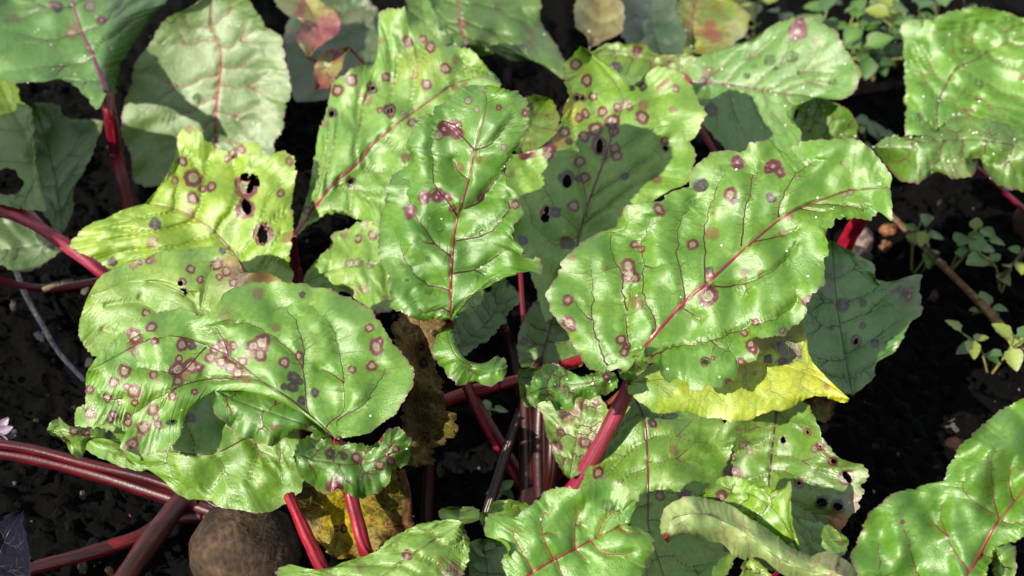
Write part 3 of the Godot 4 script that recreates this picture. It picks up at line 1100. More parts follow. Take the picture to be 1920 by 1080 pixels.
	leaf("TD", "back_mid", "leaf", "small brownish pale leaf with dew at the top middle", {
		"rib": [1105, 90, 1120, 60, 1125, 20, 1125, -20], "l": [1104, 70, 1085, 52, 1078, 25, 1085, -10, 1100, -25], "r": [1118, 84, 1140, 73, 1163, 57, 1168, 27, 1160, -5, 1145, -22], "h": 6.0, "ky": 1.2, "st": 4.0, "nv": 3, "rw": 4.0, "rc": c(150, 130, 110), "col": c(158, 156, 100), "pink": 0.2, "rim": c(205, 195, 170), "sp": [1095, 70, 6, 4], "pt": [1080, 170, 2.5, 960, 330, 0.0], "pw": 8})
	leaf("R0", "back_right", "leaf", "long yellowish green leaf edge crossing behind the notched middle leaf at the top", {
		"rib": [1302, 150, 1240, 122, 1180, 105, 1103, 104], "l": [1315, 110, 1280, 103, 1227, 100, 1207, 83, 1167, 83, 1127, 87], "r": [1260, 182, 1200, 192, 1140, 155], "h": 7.6, "ky": 1.3, "droop": -0.3, "st": 3.8, "nv": 5, "rw": 5.0, "rc": c(130, 90, 80), "col": c(140, 178, 66), "sp": [1195, 95, 9, 1, 1155, 128, 11, 5, 1255, 113, 9, 4, 1225, 128, 7, 4], "rim": c(175, 140, 110)})
	leaf("R1", "back_right", "leaf", "glossy leaf carrying squarish water drops at the upper right", {
		"rib": [1298, 153, 1323, 153, 1393, 163, 1450, 172, 1487, 178, 1527, 182], "l": [1285, 125, 1330, 100, 1370, 90, 1407, 77, 1447, 50, 1487, 33, 1520, 33, 1547, 47, 1570, 63, 1580, 90, 1597, 113, 1613, 140, 1607, 163, 1587, 183, 1567, 187],
		"r": [1300, 195, 1313, 228, 1340, 255, 1375, 288, 1430, 296, 1490, 285, 1500, 262, 1500, 240, 1482, 226, 1474, 210, 1495, 196], "h": 9.0, "ky": 1.9, "kx": 0.9, "cup": 0.0, "cupr": 0.9, "droop": 0.5, "bl": 0.06, "puck": 0.05, "st": 3.2, "nv": 5, "lean": 0.16, "rw": 8.0, "rc": c(125, 55, 75), "vc": c(120, 80, 85), "col": c(118, 170, 78),
		"sp": [1495, 60, 17, 1, 1500, 42, 10, 1, 1530, 78, 8, 4, 1327, 135, 12, 4, 1335, 207, 14, 5, 1320, 152, 10, 5, 1425, 105, 5, 4], "pt": [1275, 150, 7.5, 1350, 300, 4.0, 1520, 480, 0.0], "pw": 12})
	leaf("R4", "back_right", "leaf", "folded leaf edge with pale rim below the glossy dewy leaf", {
		"rib": [1497, 205, 1545, 235, 1575, 250, 1605, 258], "l": [1495, 192, 1530, 178, 1563, 190, 1590, 207, 1607, 233], "r": [1492, 235, 1500, 268, 1530, 280, 1570, 276], "h": 8.2, "ky": 1.4, "cupl": 0.9, "cupr": 0.3, "st": 3.6, "nv": 4, "rw": 3.0, "rc": c(90, 110, 70), "col": c(124, 168, 72), "rim": c(190, 170, 130), "bl": 0.2, "pt": [1480, 210, 6.5, 1530, 480, 0.0], "pw": 9})
	leaf("W1", "far_right", "leaf", "large shiny wet leaf at the upper right edge", {
		"rib": [1762, 268, 1757, 200, 1790, 133, 1833, 110, 1873, 87, 1950, 55], "l": [1730, 268, 1698, 262, 1698, 200, 1698, 150, 1695, 83, 1690, 53, 1703, 40, 1747, 35, 1773, 27, 1813, 15, 1863, 20, 1907, 30], "r": [1830, 272, 1900, 262, 1970, 245, 2000, 180, 1990, 100], "h": 7.5, "ky": 1.8, "kx": 0.4, "cup": 0.4, "bl": 0.2, "st": 3.4, "nv": 6, "rw": 5.0, "rc": c(130, 50, 75), "vc": c(130, 60, 80), "vw": 1.8, "col": c(126, 182, 70), "sp": [1712, 62, 5, 4, 1915, 145, 8, 4], "pt": [1850, 330, 4.0, 1950, 420, 0.0], "pw": 12})
	leaf("W2", "far_right", "leaf", "drooping leaf with a rounded lobed lower edge below the wet leaf", {
		"rib": [1985, 300, 1900, 272, 1817, 262, 1740, 266, 1638, 276], "l": [1970, 250, 1920, 240, 1893, 238, 1847, 223, 1797, 222, 1773, 227, 1747, 250, 1697, 257, 1660, 260], "r": [1970, 355, 1920, 357, 1890, 353, 1867, 343, 1850, 323, 1842, 305, 1838, 280, 1831, 282, 1834, 308, 1820, 327, 1790, 335, 1773, 327, 1750, 322, 1723, 340, 1697, 340, 1677, 330, 1658, 307], "h": 9.6, "ky": 1.2, "cupr": -0.8, "cupl": -0.3, "ruf": 0.5, "bl": 0.22, "st": 3.2, "nv": 6, "rw": 4.0, "rc": c(110, 55, 70), "vc": c(110, 45, 65), "vw": 1.6, "col": c(122, 168, 76), "rim": c(165, 110, 110), "ti": [1790, 322, 26, c(190, 200, 140), 0.6], "pt": [2010, 380, 4.0, 1970, 430, 0.0], "pw": 12})
	leaf("X1", "back_right", "leaf", "dark shaded leaf with blotched tip to the right of the largest leaf", {
		"rib": [1598, 742, 1583, 657, 1573, 600, 1568, 555, 1563, 500, 1560, 452], "l": [1550, 720, 1505, 680, 1495, 620, 1500, 560, 1520, 500, 1540, 458], "r": [1640, 705, 1642, 680, 1677, 660, 1690, 640, 1700, 610, 1723, 593, 1728, 577, 1722, 545, 1727, 515, 1697, 520, 1673, 530, 1645, 532, 1638, 500, 1613, 480, 1580, 463], "h": 6.0, "ky": 0.9, "cup": 0.3, "ruf": 0.35, "st": 3.2, "nv": 5, "rw": 4.0, "rc": c(60, 60, 60), "vc": c(50, 45, 55), "col": c(104, 160, 68), "sp": [1708, 545, 8, 0, 1703, 557, 9, 0, 1690, 545, 10, 5, 1580, 572, 15, 5, 1618, 567, 9, 5, 1617, 610, 8, 5, 1560, 615, 6, 5, 1605, 640, 12, 3, 1640, 645, 10, 5], "ti": [1700, 540, 34, c(120, 105, 85), 0.6, 1545, 520, 40, c(90, 85, 85), 0.5], "pt": [1590, 700, 2.5, 1570, 560, 0.0], "pw": 9})
	leaf("X2", "back_right", "leaf", "dry brown shred hanging below the tip of the yellow leaf", {
		"rib": [1500, 742, 1530, 760, 1550, 775, 1565, 768], "l": [1530, 742, 1556, 746, 1566, 755], "r": [1505, 765, 1530, 790, 1552, 790], "h": 7.2, "ky": 0.8, "ruf": 0.7, "rf": 0.05, "st": 3.6, "nv": 3, "rw": 0.0, "col": c(165, 135, 85), "ti": [1535, 785, 22, c(110, 160, 60), 0.9], "mat": "dead"})
	put("petiole", stalk(PackedVector3Array([at_h(Vector2(1622, 402), 7.0), at_h(Vector2(1602, 428), 5.0), at_h(Vector2(1585, 460), 3.0), at_h(Vector2(1565, 520), -0.3)]), 17, 19, c(205, 30, 70), c(160, 20, 50)), mats.stem, plants.back_right.node)
	# --- inner left
	leaf("E", "inner_left", "leaf", "tall pale glossy leaf with slanting pink midrib and a notched rounded top", {
		"rib": [549, 446, 597, 380, 620, 350, 677, 300, 697, 273, 747, 230, 780, 207, 830, 172, 863, 153, 900, 145, 940, 157], "l": [558, 423, 571, 388, 580, 353, 587, 310, 597, 253, 610, 213, 620, 177, 627, 153, 647, 137, 670, 125, 700, 126, 707, 100, 710, 67, 710, 30, 727, 18, 757, 13, 765, 23, 790, 37, 807, 60, 830, 87, 863, 88, 890, 100, 910, 123],
		"r": [567, 430, 603, 397, 637, 397, 677, 413, 693, 418, 718, 417, 760, 340, 810, 270, 870, 210, 930, 175], "h": 7.5, "ky": 1.85, "kx": 0.3, "cup": -0.5, "cupr": 0.3, "droop": 1.2, "bl": 0.16, "nv": 6, "lean": 0.12, "rw": 13.0, "rc": c(200, 50, 105), "rc2": c(140, 60, 85), "vc": c(135, 90, 95), "col": c(138, 188, 84), "rim": c(165, 175, 110),
		"sp": [765, 77, 15, 0, 793, 73, 9, 0, 808, 88, 10, 0, 777, 100, 6, 4, 836, 128, 11, 0, 853, 110, 8, 4, 724, 145, 9, 0, 800, 158, 10, 0, 778, 140, 8, 4, 872, 160, 8, 4, 852, 165, 8, 4, 659, 150, 13, 0, 633, 170, 12, 0, 697, 165, 12, 3, 690, 185, 11, 4, 675, 178, 7, 4, 712, 207, 8, 0, 731, 208, 13, 3, 622, 213, 12, 3, 610, 232, 8, 4, 773, 230, 9, 0, 716, 75, 7, 4, 657, 340, 12, 3, 630, 345, 6, 4, 577, 395, 10, 0, 760, 295, 9, 4, 756, 212, 5, 2],
		"ti": [790, 125, 45, c(190, 205, 70), 0.6, 650, 380, 26, c(110, 160, 90), 0.0], "pt": [548, 470, 5.5, 562, 540, 2.5, 592, 660, -0.5], "pw": 22, "pc": c(150, 30, 55), "pc2": c(110, 14, 36)})
	leaf("D", "inner_left", "leaf", "yellow green sunlit leaf with a spike, ragged holes and red ringed spots", {
		"rib": [480, 545, 447, 487, 423, 457, 397, 430, 367, 410, 343, 397, 293, 383, 272, 382], "l": [400, 525, 320, 510, 250, 500, 205, 503, 178, 485, 150, 472, 133, 460, 143, 440, 175, 417, 200, 410, 233, 393], "r": [545, 535, 543, 487, 547, 433, 547, 373, 553, 333, 550, 313, 553, 297, 533, 283, 507, 293, 490, 283, 480, 267, 463, 267, 443, 273, 427, 287, 407, 283, 387, 267, 373, 247, 360, 235, 343, 240, 333, 260, 327, 300, 307, 340, 290, 363],
		"h": 7.5, "ky": 1.35, "cupl": -0.6, "cupr": 0.2, "droop": 0.5, "bl": 0.16, "nv": 5, "lean": 0.06, "rw": 8.0, "rc": c(150, 90, 105), "rc2": c(180, 130, 90), "vc": c(150, 130, 70), "col": c(164, 204, 56), "rim": c(205, 215, 110), "ed": 3.0,
		"sp": [342, 303, 10, 0, 363, 332, 15, 0, 328, 338, 10, 0, 318, 327, 6, 4, 361, 372, 12, 0, 380, 353, 8, 0, 397, 350, 9, 0, 357, 400, 11, 4, 290, 419, 12, 5, 286, 453, 12, 4, 437, 287, 12, 0, 453, 280, 9, 0, 425, 298, 8, 0, 526, 363, 9, 0, 543, 303, 11, 0, 540, 445, 11, 4, 460, 352, 26, 0, 462, 393, 19, 0, 492, 440, 20, 0, 355, 240, 12, 4, 470, 290, 5, 4, 212, 490, 9, 5],
		"ho": [460, 332, 10, 8, 10, 478, 338, 13, 8, 60, 470, 350, 6, 14, 20, 462, 388, 9, 15, -12, 492, 441, 10, 17, -5], "ti": [475, 350, 12, c(205, 140, 90), 0.7], "pt": [520, 620, 4.0, 585, 700, -0.5], "pw": 14})
	leaf("G", "inner_left", "leaf", "small pale half shaded leaf between the yellow green leaf and the upright leaf", {
		"rib": [747, 505, 690, 492, 640, 503, 568, 531], "l": [738, 450, 718, 420, 700, 417, 680, 415, 647, 430, 620, 443, 623, 457, 597, 483, 573, 518], "r": [745, 560, 735, 582, 713, 587, 693, 577, 667, 560, 647, 547, 610, 548], "h": 7.6, "ky": 1.2, "cup": 0.0, "nv": 4, "lean": 0.05, "rw": 3.0, "rc": c(150, 180, 110), "vc": c(130, 160, 90), "col": c(150, 196, 80), "rim": c(170, 150, 120), "sp": [655, 493, 9, 2, 672, 493, 8, 2, 692, 497, 8, 2, 698, 441, 10, 0, 672, 447, 10, 0, 646, 440, 8, 4, 682, 542, 11, 4, 665, 547, 8, 4, 723, 558, 7, 4, 712, 583, 10, 4, 685, 420, 8, 4, 620, 460, 7, 4], "ti": [700, 425, 25, c(175, 205, 70), 0.5], "pt": [740, 540, 5.0, 640, 680, -0.3], "pw": 11})
	leaf("Z", "inner_left", "withered_leaf", "dead crumpled brown leaf hanging between the ruffled leaf and the upright leaf", {
		"rib": [788, 585, 785, 650, 780, 720, 790, 790, 785, 875], "l": [762, 588, 743, 596, 738, 640, 748, 700, 757, 740, 752, 790, 765, 865], "r": [825, 600, 828, 640, 818, 690, 830, 740, 833, 770, 850, 773, 857, 793, 850, 817, 830, 827, 813, 843, 808, 868], "h": 12.0, "ky": 2.0, "cup": 0.2, "ruf": 0.8, "rf": 0.05, "bl": 0.5, "ed": 5.0, "nv": 5, "rw": 4.0, "rc": c(110, 80, 50), "vc": c(95, 70, 45), "col": c(178, 148, 98), "col2": c(120, 105, 50), "rim": c(140, 115, 70), "mat": "dead", "sp": [795, 680, 9, 5, 797, 820, 9, 3, 790, 650, 8, 5, 815, 625, 6, 5], "ti": [775, 620, 28, c(205, 180, 140), 0.8, 790, 770, 40, c(90, 70, 40), 0.7, 835, 800, 25, c(130, 125, 45), 0.7], "pt": [760, 640, 5.0, 640, 700, -0.2], "pw": 9, "pc": c(120, 90, 60), "pc2": c(90, 60, 40)})
	# --- central plant
	leaf("J", "mid", "leaf", "small shaded leaf with dark red stalk below the upright leaf", {
		"rib": [1006, 700, 1022, 650, 1037, 592, 1047, 540], "l": [985, 697, 970, 660, 974, 620, 990, 585, 1015, 555], "r": [1040, 695, 1092, 685, 1102, 640, 1080, 575], "h": 5.5, "ky": 1.2, "cup": 0.4, "st": 3.6, "nv": 4, "rw": 13.0, "rc": c(130, 20, 40), "rc2": c(120, 30, 40), "col": c(112, 152, 62), "sp": [982, 640, 8, 5], "pt": [1003, 760, 4.5, 1005, 925, -0.3], "pw": 15, "pc": c(140, 20, 40)})
	leaf("H", "mid", "leaf", "dull underside of a shaded leaf behind the lower right of the upright leaf", {
		"rib": [850, 655, 890, 625, 920, 595, 955, 530], "l": [846, 600, 866, 560, 910, 532, 940, 520], "r": [873, 665, 897, 647, 923, 630, 947, 603, 953, 583, 972, 567, 968, 543], "h": 8.5, "ky": 1.2, "cup": 0.2, "st": 3.2, "nv": 5, "rw": 3.0, "rc": c(90, 95, 70), "vc": c(80, 85, 66), "col": c(128, 162, 98), "mat": "under", "rim": c(180, 190, 130), "ho": [915, 541, 8, 7, 0], "pt": [900, 760, 4.0, 1000, 925, -0.3], "pw": 13, "pc": c(150, 25, 50)})
	leaf("F", "mid", "leaf", "leaf behind the upright leaf, half in its shadow, with yellow and red upper edge and holes", {
		"rib": [1072, 520, 1085, 443, 1107, 370, 1133, 300, 1150, 247, 1170, 187, 1150, 150, 1115, 110, 1089, 86], "l": [1050, 580, 1024, 602, 1008, 555, 994, 505, 980, 470, 965, 440, 950, 380, 946, 330, 955, 292, 980, 287, 1007, 280, 1023, 267, 1050, 243, 1057, 207, 1070, 180, 1060, 150, 1057, 123, 1072, 106], "r": [1120, 470, 1160, 430, 1200, 395, 1250, 360, 1290, 340, 1302, 300, 1297, 265, 1312, 240, 1323, 207, 1307, 190, 1295, 165, 1273, 137, 1237, 123, 1208, 140, 1182, 160, 1150, 134, 1110, 98],
		"st": 2.2, "h": 8.2, "ky": 1.5, "cup": 0.5, "droop": 0.0, "bl": 0.13, "rw": 9.0, "rc": c(125, 60, 85), "rc2": c(120, 55, 110), "vc": c(105, 60, 75), "joined": true, "col": c(140, 190, 62), "rim": c(185, 180, 100),
		"vn": [[1085, 443, 1050, 400, 1020, 350, 985, 300], [1100, 410, 1097, 360, 1085, 320, 1077, 270, 1070, 215], [1085, 443, 1045, 460, 1010, 430, 985, 380, 965, 330], [1107, 370, 1160, 335, 1210, 300, 1250, 265], [1095, 420, 1140, 385, 1190, 345, 1230, 325], [1133, 300, 1180, 265, 1240, 235], [1075, 500, 1045, 520, 1030, 560], [1150, 247, 1125, 215, 1110, 180], [1160, 210, 1200, 195, 1250, 175]],
		"sp": [1080, 120, 10, 0, 1100, 150, 12, 0, 1082, 183, 10, 3, 1092, 184, 9, 3, 1112, 180, 9, 0, 1130, 210, 11, 0, 1098, 213, 13, 0, 1085, 220, 8, 0, 1148, 226, 13, 0, 1158, 201, 10, 0, 1180, 200, 10, 0, 1172, 190, 8, 4, 1206, 198, 13, 4, 1205, 220, 12, 0, 1237, 165, 8, 4, 1247, 155, 9, 4, 1268, 167, 10, 0, 1205, 163, 9, 5, 1185, 165, 6, 5, 1262, 205, 9, 4, 1247, 263, 11, 0, 1248, 278, 10, 3, 1153, 278, 14, 0, 1157, 292, 11, 0, 1123, 273, 19, 0, 1150, 247, 12, 0, 1095, 256, 12, 0, 1117, 242, 14, 0, 1058, 248, 12, 0, 1067, 265, 9, 5, 1087, 303, 11, 0, 1062, 335, 20, 5, 1097, 333, 13, 0, 1085, 335, 8, 5, 1230, 335, 10, 4, 1172, 330, 8, 5, 1076, 386, 11, 0, 1063, 455, 13, 5, 1025, 397, 15, 0, 1042, 398, 13, 5, 1030, 280, 13, 1, 990, 283, 16, 1, 1028, 290, 10, 0, 1000, 285, 9, 4, 980, 450, 11, 5, 960, 327, 7, 4],
		"ho": [1063, 340, 8, 12, 0, 1022, 409, 8, 8, 0, 1025, 394, 5, 8, -20, 1124, 274, 7, 13, 5], "ti": [1070, 200, 32, c(215, 205, 60), 0.75, 1075, 140, 26, c(190, 215, 70), 0.7, 1045, 262, 22, c(200, 120, 50), 0.6], "pt": [1050, 600, 5.5, 1010, 760, 2.5, 1000, 925, -0.5], "pw": 17, "pc": c(150, 20, 45)})
	leaf("F2", "mid", "leaf", "narrow leaf tip with a brownish edge between the two spotted middle leaves", {
		"rib": [975, 290, 990, 250, 1005, 215, 1029, 184], "l": [955, 270, 965, 220, 985, 185, 1005, 179], "r": [1000, 285, 1030, 262, 1050, 225, 1040, 195], "h": 9.8, "ky": 1.3, "cup": 0.5, "st": 3.4, "nv": 3, "rw": 3.0, "rc": c(130, 140, 80), "col": c(132, 166, 70), "rim": c(170, 130, 100), "pt": [970, 400, 5.0, 1000, 900, 0.0], "pw": 9})
	leaf("K", "mid", "leaf", "broad green leaf with purple midrib hanging under the thick slanting stalk", {
		"rib": [1185, 738, 1207, 780, 1212, 820, 1215, 887, 1215, 953, 1217, 993, 1245, 1080, 1270, 1125], "l": [1160, 765, 1118, 845, 1085, 915, 1080, 980, 1110, 1060, 1170, 1115], "r": [1240, 740, 1300, 750, 1350, 780, 1372, 830, 1352, 900, 1335, 940, 1352, 990, 1378, 1040, 1350, 1090, 1310, 1125], "h": 7.0, "ky": 0.7, "cup": -0.5, "droop": 0.6, "bl": 0.15, "nv": 6, "lean": 0.10, "rw": 9.0, "rc": c(130, 50, 90), "rc2": c(125, 70, 80), "vc": c(105, 70, 70), "col": c(132, 180, 62), "sp": [1237, 930, 12, 0, 1283, 927, 12, 5, 1122, 886, 11, 0, 1263, 844, 12, 4, 1222, 792, 12, 5, 1363, 1027, 9, 5, 1225, 795, 8, 1, 1172, 1000, 7, 5], "pt": [1160, 760, 6.0, 1080, 850, 2.5, 1015, 925, -0.5], "pw": 15, "pc": c(165, 30, 70)})
	leaf("J2", "mid", "leaf", "spotted leaf half hidden to the left of the thick slanting stalk", {
		"rib": [1098, 735, 1085, 800, 1076, 850, 1068, 898], "l": [1040, 738, 1008, 752, 1020, 787, 1023, 810, 1040, 853, 1050, 877], "r": [1125, 745, 1142, 785, 1125, 840, 1095, 885], "h": 6.6, "ky": 0.9, "cup": 0.2, "st": 3.0, "nv": 4, "rw": 4.0, "rc": c(120, 80, 85), "col": c(146, 184, 98), "rim": c(165, 150, 120), "sp": [1051, 810, 10, 0, 1042, 837, 13, 0, 1078, 768, 15, 4, 1090, 760, 12, 4, 1065, 785, 14, 4, 1117, 755, 9, 0, 1098, 830, 13, 0, 1055, 775, 10, 5], "pt": [1090, 760, 5.0, 1020, 925, -0.5], "pw": 11})
	leaf("J3", "mid", "leaf", "narrow shaded leaf edge left of the curled lobe of the largest leaf", {
		"rib": [1000, 690, 985, 715, 985, 740, 996, 762], "l": [985, 692, 972, 698, 975, 735, 985, 757], "r": [1020, 695, 1030, 730, 1020, 758], "h": 6.8, "ky": 1.0, "st": 3.6, "nv": 2, "rw": 0.0, "col": c(104, 146, 60)})
	leaf("Y", "mid", "leaf", "yellow leaf with greyish brown blotched back edge under the largest leaf", {
		"rib": [1180, 718, 1300, 700, 1430, 680, 1530, 705, 1593, 748], "l": [1225, 680, 1300, 640, 1400, 618, 1450, 602, 1500, 600, 1513, 640, 1518, 672, 1547, 705, 1573, 730], "r": [1177, 735, 1213, 763, 1227, 773, 1253, 775, 1277, 770, 1303, 775, 1323, 783, 1347, 783, 1367, 790, 1403, 787, 1440, 772, 1477, 767, 1500, 753, 1527, 740, 1543, 743, 1567, 750, 1585, 754], "h": 11.2, "ky": 1.2, "kx": -0.1, "cupr": -0.3, "cupl": 0.2, "droop": 0.0, "bl": 0.05, "puck": 0.03, "ed": 1.4, "nv": 6, "lean": 0.06, "vw": 0.8, "rw": 2.0, "rc": c(195, 185, 60), "vc": c(150, 135, 60), "mot": 0.35, "col": c(186, 218, 66), "col2": c(230, 228, 54), "rim": c(190, 190, 70),
		"sp": [1440, 673, 10, 5, 1467, 678, 9, 5, 1550, 726, 6, 4, 1415, 700, 5, 4, 1340, 690, 6, 4], "ti": [1450, 620, 55, c(165, 150, 85), 0.95, 1478, 652, 32, c(98, 82, 90), 0.8, 1500, 620, 30, c(175, 160, 95), 0.8, 1210, 730, 60, c(120, 170, 50), 0.6, 1400, 665, 40, c(190, 170, 60), 0.5], "pt": [1160, 740, 7.5, 1060, 830, 3.0, 1012, 925, -0.5], "pw": 11, "pc": c(140, 100, 60)})
	leaf("B", "mid", "leaf", "tall upright dark veined leaf with purple blotches in the middle", {
		"rib": [845, 602, 845, 545, 848, 480, 853, 433, 860, 400, 877, 345, 890, 283, 903, 233, 917, 187, 908, 162], "l": [815, 606, 780, 597, 757, 587, 735, 577, 733, 550, 727, 520, 718, 493, 710, 467, 708, 450, 718, 410, 722, 377, 727, 347, 747, 323, 773, 303, 777, 290, 767, 270, 773, 247, 787, 220, 800, 212, 813, 217, 820, 200, 843, 187, 867, 170, 890, 161],
		"r": [853, 590, 877, 560, 907, 540, 937, 527, 960, 517, 990, 508, 1012, 515, 1015, 490, 1003, 480, 980, 483, 977, 467, 960, 447, 965, 423, 978, 397, 972, 367, 963, 358, 947, 343, 942, 320, 943, 317, 960, 283, 973, 263, 990, 233, 990, 200, 973, 177, 947, 167, 925, 161], "h": 12.7, "ky": 2.0, "cup": -0.3, "cupr": 0.2, "droop": 0.4, "ruf": 0.4, "bl": 0.2, "st": 2.1, "ed": 3.2, "rw": 10.0, "rc": c(150, 25, 50), "rc2": c(150, 60, 90), "vc": c(74, 14, 30), "vw": 2.1, "col": c(108, 164, 46), "rim": c(150, 110, 95),
		"vn": [[843, 545, 807, 537, 780, 517, 763, 493, 753, 470, 742, 430], [846, 482, 813, 457, 790, 423, 777, 390, 767, 367, 765, 337], [858, 407, 840, 380, 820, 353, 810, 323, 808, 270, 808, 233], [845, 587, 803, 585, 777, 570, 767, 553], [855, 453, 903, 443, 943, 410, 957, 387], [848, 513, 890, 505, 923, 485, 957, 467], [870, 390, 897, 380, 923, 347, 947, 307], [890, 283, 923, 267, 960, 220], [890, 283, 873, 263, 853, 243, 830, 230], [847, 593, 880, 557, 930, 523], [880, 340, 862, 325, 850, 300], [897, 380, 905, 365, 918, 350], [813, 457, 800, 455, 790, 450], [903, 443, 900, 435, 905, 430], [890, 505, 905, 515, 910, 520], [942, 410, 950, 400, 957, 370]],
		"sp": [850, 238, 17, 1, 832, 242, 13, 1, 858, 248, 13, 1, 860, 234, 9, 0, 797, 370, 15, 1, 818, 370, 12, 1, 838, 368, 13, 1, 770, 397, 14, 1, 822, 362, 10, 1, 848, 390, 7, 1, 902, 370, 8, 1, 862, 313, 12, 4, 878, 188, 8, 2, 893, 205, 7, 2, 909, 170, 6, 2, 945, 277, 7, 2, 898, 298, 8, 4, 985, 212, 10, 1, 967, 384, 10, 0, 823, 254, 8, 2, 935, 202, 6, 1, 763, 525, 4, 5, 760, 390, 5, 5],
		"pt": [850, 660, 9.0, 900, 780, 5.0, 985, 925, -0.5], "pw": 15, "pc": c(150, 22, 45)})
	var b: Node3D = surf.B.node
	leaf("B2", "mid", "basal_lobe", "", {"under": b, "free": true, "rib": [846, 545, 838, 610, 836, 650, 852, 684, 890, 700, 950, 691], "l": [800, 565, 788, 598, 808, 610, 828, 623, 812, 657, 830, 688, 860, 720, 890, 713, 915, 722, 945, 710], "r": [856, 570, 851, 633, 860, 668, 880, 688, 910, 682, 935, 668, 952, 684], "h": 12.9, "ky": 0.9, "cup": -0.4, "ruf": 0.4, "rf": 0.04, "bl": 0.15, "nv": 2, "rw": 0.0, "vc": c(85, 18, 36), "col": c(108, 164, 46), "rim": c(165, 150, 130)})
	leaf("A", "mid", "leaf", "largest broad spotted leaf with pinkish red midrib running to its upper right tip", {
		"rib": [1207, 652, 1285, 564, 1327, 530, 1390, 472, 1460, 413, 1500, 390, 1593, 357, 1669, 351], "l": [1180, 690, 1140, 695, 1107, 693, 1085, 665, 1064, 625, 1038, 590, 1022, 555, 1048, 517, 1055, 488, 1085, 460, 1112, 445, 1153, 425, 1160, 405, 1180, 385, 1235, 378, 1250, 365, 1270, 355, 1292, 350, 1299, 322, 1327, 293, 1360, 282, 1390, 283, 1407, 270, 1427, 267, 1447, 263, 1460, 282, 1477, 283, 1500, 268, 1567, 263, 1593, 260, 1613, 267, 1633, 280, 1650, 300, 1663, 317, 1671, 335],
		"r": [1205, 672, 1213, 678, 1233, 680, 1240, 703, 1253, 717, 1270, 707, 1283, 713, 1293, 730, 1310, 735, 1323, 723, 1343, 725, 1360, 718, 1377, 710, 1385, 697, 1383, 680, 1400, 680, 1417, 673, 1422, 653, 1410, 632, 1437, 635, 1453, 628, 1473, 625, 1493, 607, 1513, 583, 1510, 567, 1527, 550, 1543, 530, 1545, 507, 1543, 487, 1552, 473, 1550, 447, 1543, 430, 1533, 420, 1547, 407, 1553, 393, 1580, 402, 1590, 412, 1613, 408, 1630, 412, 1650, 397, 1673, 413],
		"h": 13.2, "ky": 1.45, "kx": 0.15, "cup": 0.1, "droop": 0.5, "ruf": 0.4, "bl": 0.15, "st": 2.1, "ed": 2.8, "rw": 11.0, "rc": c(185, 35, 80), "rc2": c(130, 40, 70), "vc": c(84, 18, 36), "vw": 1.9, "col": c(122, 176, 54), "rim": c(165, 130, 115),
		"vn": [[1282, 563, 1277, 513, 1268, 473, 1268, 433, 1293, 377], [1322, 530, 1322, 477, 1328, 400, 1340, 363, 1367, 310], [1390, 463, 1393, 433, 1397, 393, 1407, 360, 1413, 327, 1433, 310], [1460, 407, 1463, 377, 1477, 350, 1497, 323, 1533, 300], [1227, 622, 1213, 573, 1210, 500, 1212, 443, 1223, 407], [1180, 655, 1177, 633, 1178, 583, 1187, 540], [1178, 583, 1167, 513, 1150, 487, 1157, 433], [1140, 685, 1127, 653, 1112, 600, 1110, 550, 1110, 487], [1337, 537, 1363, 538, 1403, 530, 1443, 513, 1473, 487, 1493, 457], [1413, 453, 1453, 445, 1493, 433], [1220, 665, 1253, 653, 1300, 647, 1333, 638, 1393, 620, 1443, 600, 1493, 563], [1283, 578, 1300, 590, 1317, 595], [1500, 392, 1540, 398, 1555, 396], [1520, 382, 1570, 385, 1620, 390], [1333, 638, 1345, 650, 1370, 660], [1110, 600, 1090, 585, 1070, 560], [1210, 500, 1225, 503, 1235, 500], [1397, 531, 1400, 545, 1405, 552]],
		"sp": [1383, 303, 13, 1, 1450, 312, 16, 1, 1462, 322, 11, 1, 1440, 318, 10, 1, 1370, 364, 16, 0, 1376, 376, 10, 5, 1445, 371, 11, 5, 1312, 346, 13, 5, 1299, 459, 13, 0, 1235, 392, 10, 0, 1240, 398, 7, 1, 1190, 458, 9, 0, 1203, 467, 8, 0, 1178, 498, 13, 0, 1180, 514, 16, 0, 1190, 522, 11, 0, 1196, 568, 13, 4, 1327, 555, 18, 0, 1330, 508, 9, 5, 1333, 517, 8, 0, 1064, 564, 12, 0, 1067, 605, 12, 0, 1073, 615, 8, 1, 1165, 636, 11, 0, 1170, 660, 9, 0, 1174, 650, 7, 1, 1073, 485, 8, 4, 1396, 512, 11, 4, 1425, 511, 6, 4, 1480, 405, 11, 4, 1468, 437, 8, 4, 1417, 604, 9, 0, 1396, 624, 9, 0, 1408, 645, 11, 0, 1412, 655, 10, 1, 1322, 678, 12, 3, 1337, 672, 6, 1, 1390, 679, 10, 1, 1467, 620, 6, 0, 1516, 566, 10, 1, 1335, 437, 14, 4, 1337, 399, 4, 4, 1417, 342, 6, 2, 1497, 333, 4, 2, 1580, 306, 5, 2, 1595, 360, 7, 2, 1584, 365, 6, 2, 1138, 502, 6, 4, 1183, 437, 4, 4, 1365, 715, 9, 1, 1220, 670, 8, 4],
		"pt": [1190, 690, 11.0, 1170, 745, 9.0, 1130, 825, 6.5, 1085, 905, 3.8, 1030, 985, 0.5], "pw": 13, "pe": 46, "pc": c(140, 55, 60), "pc2": c(170, 40, 85)})
	var a: Node3D = surf.A.node
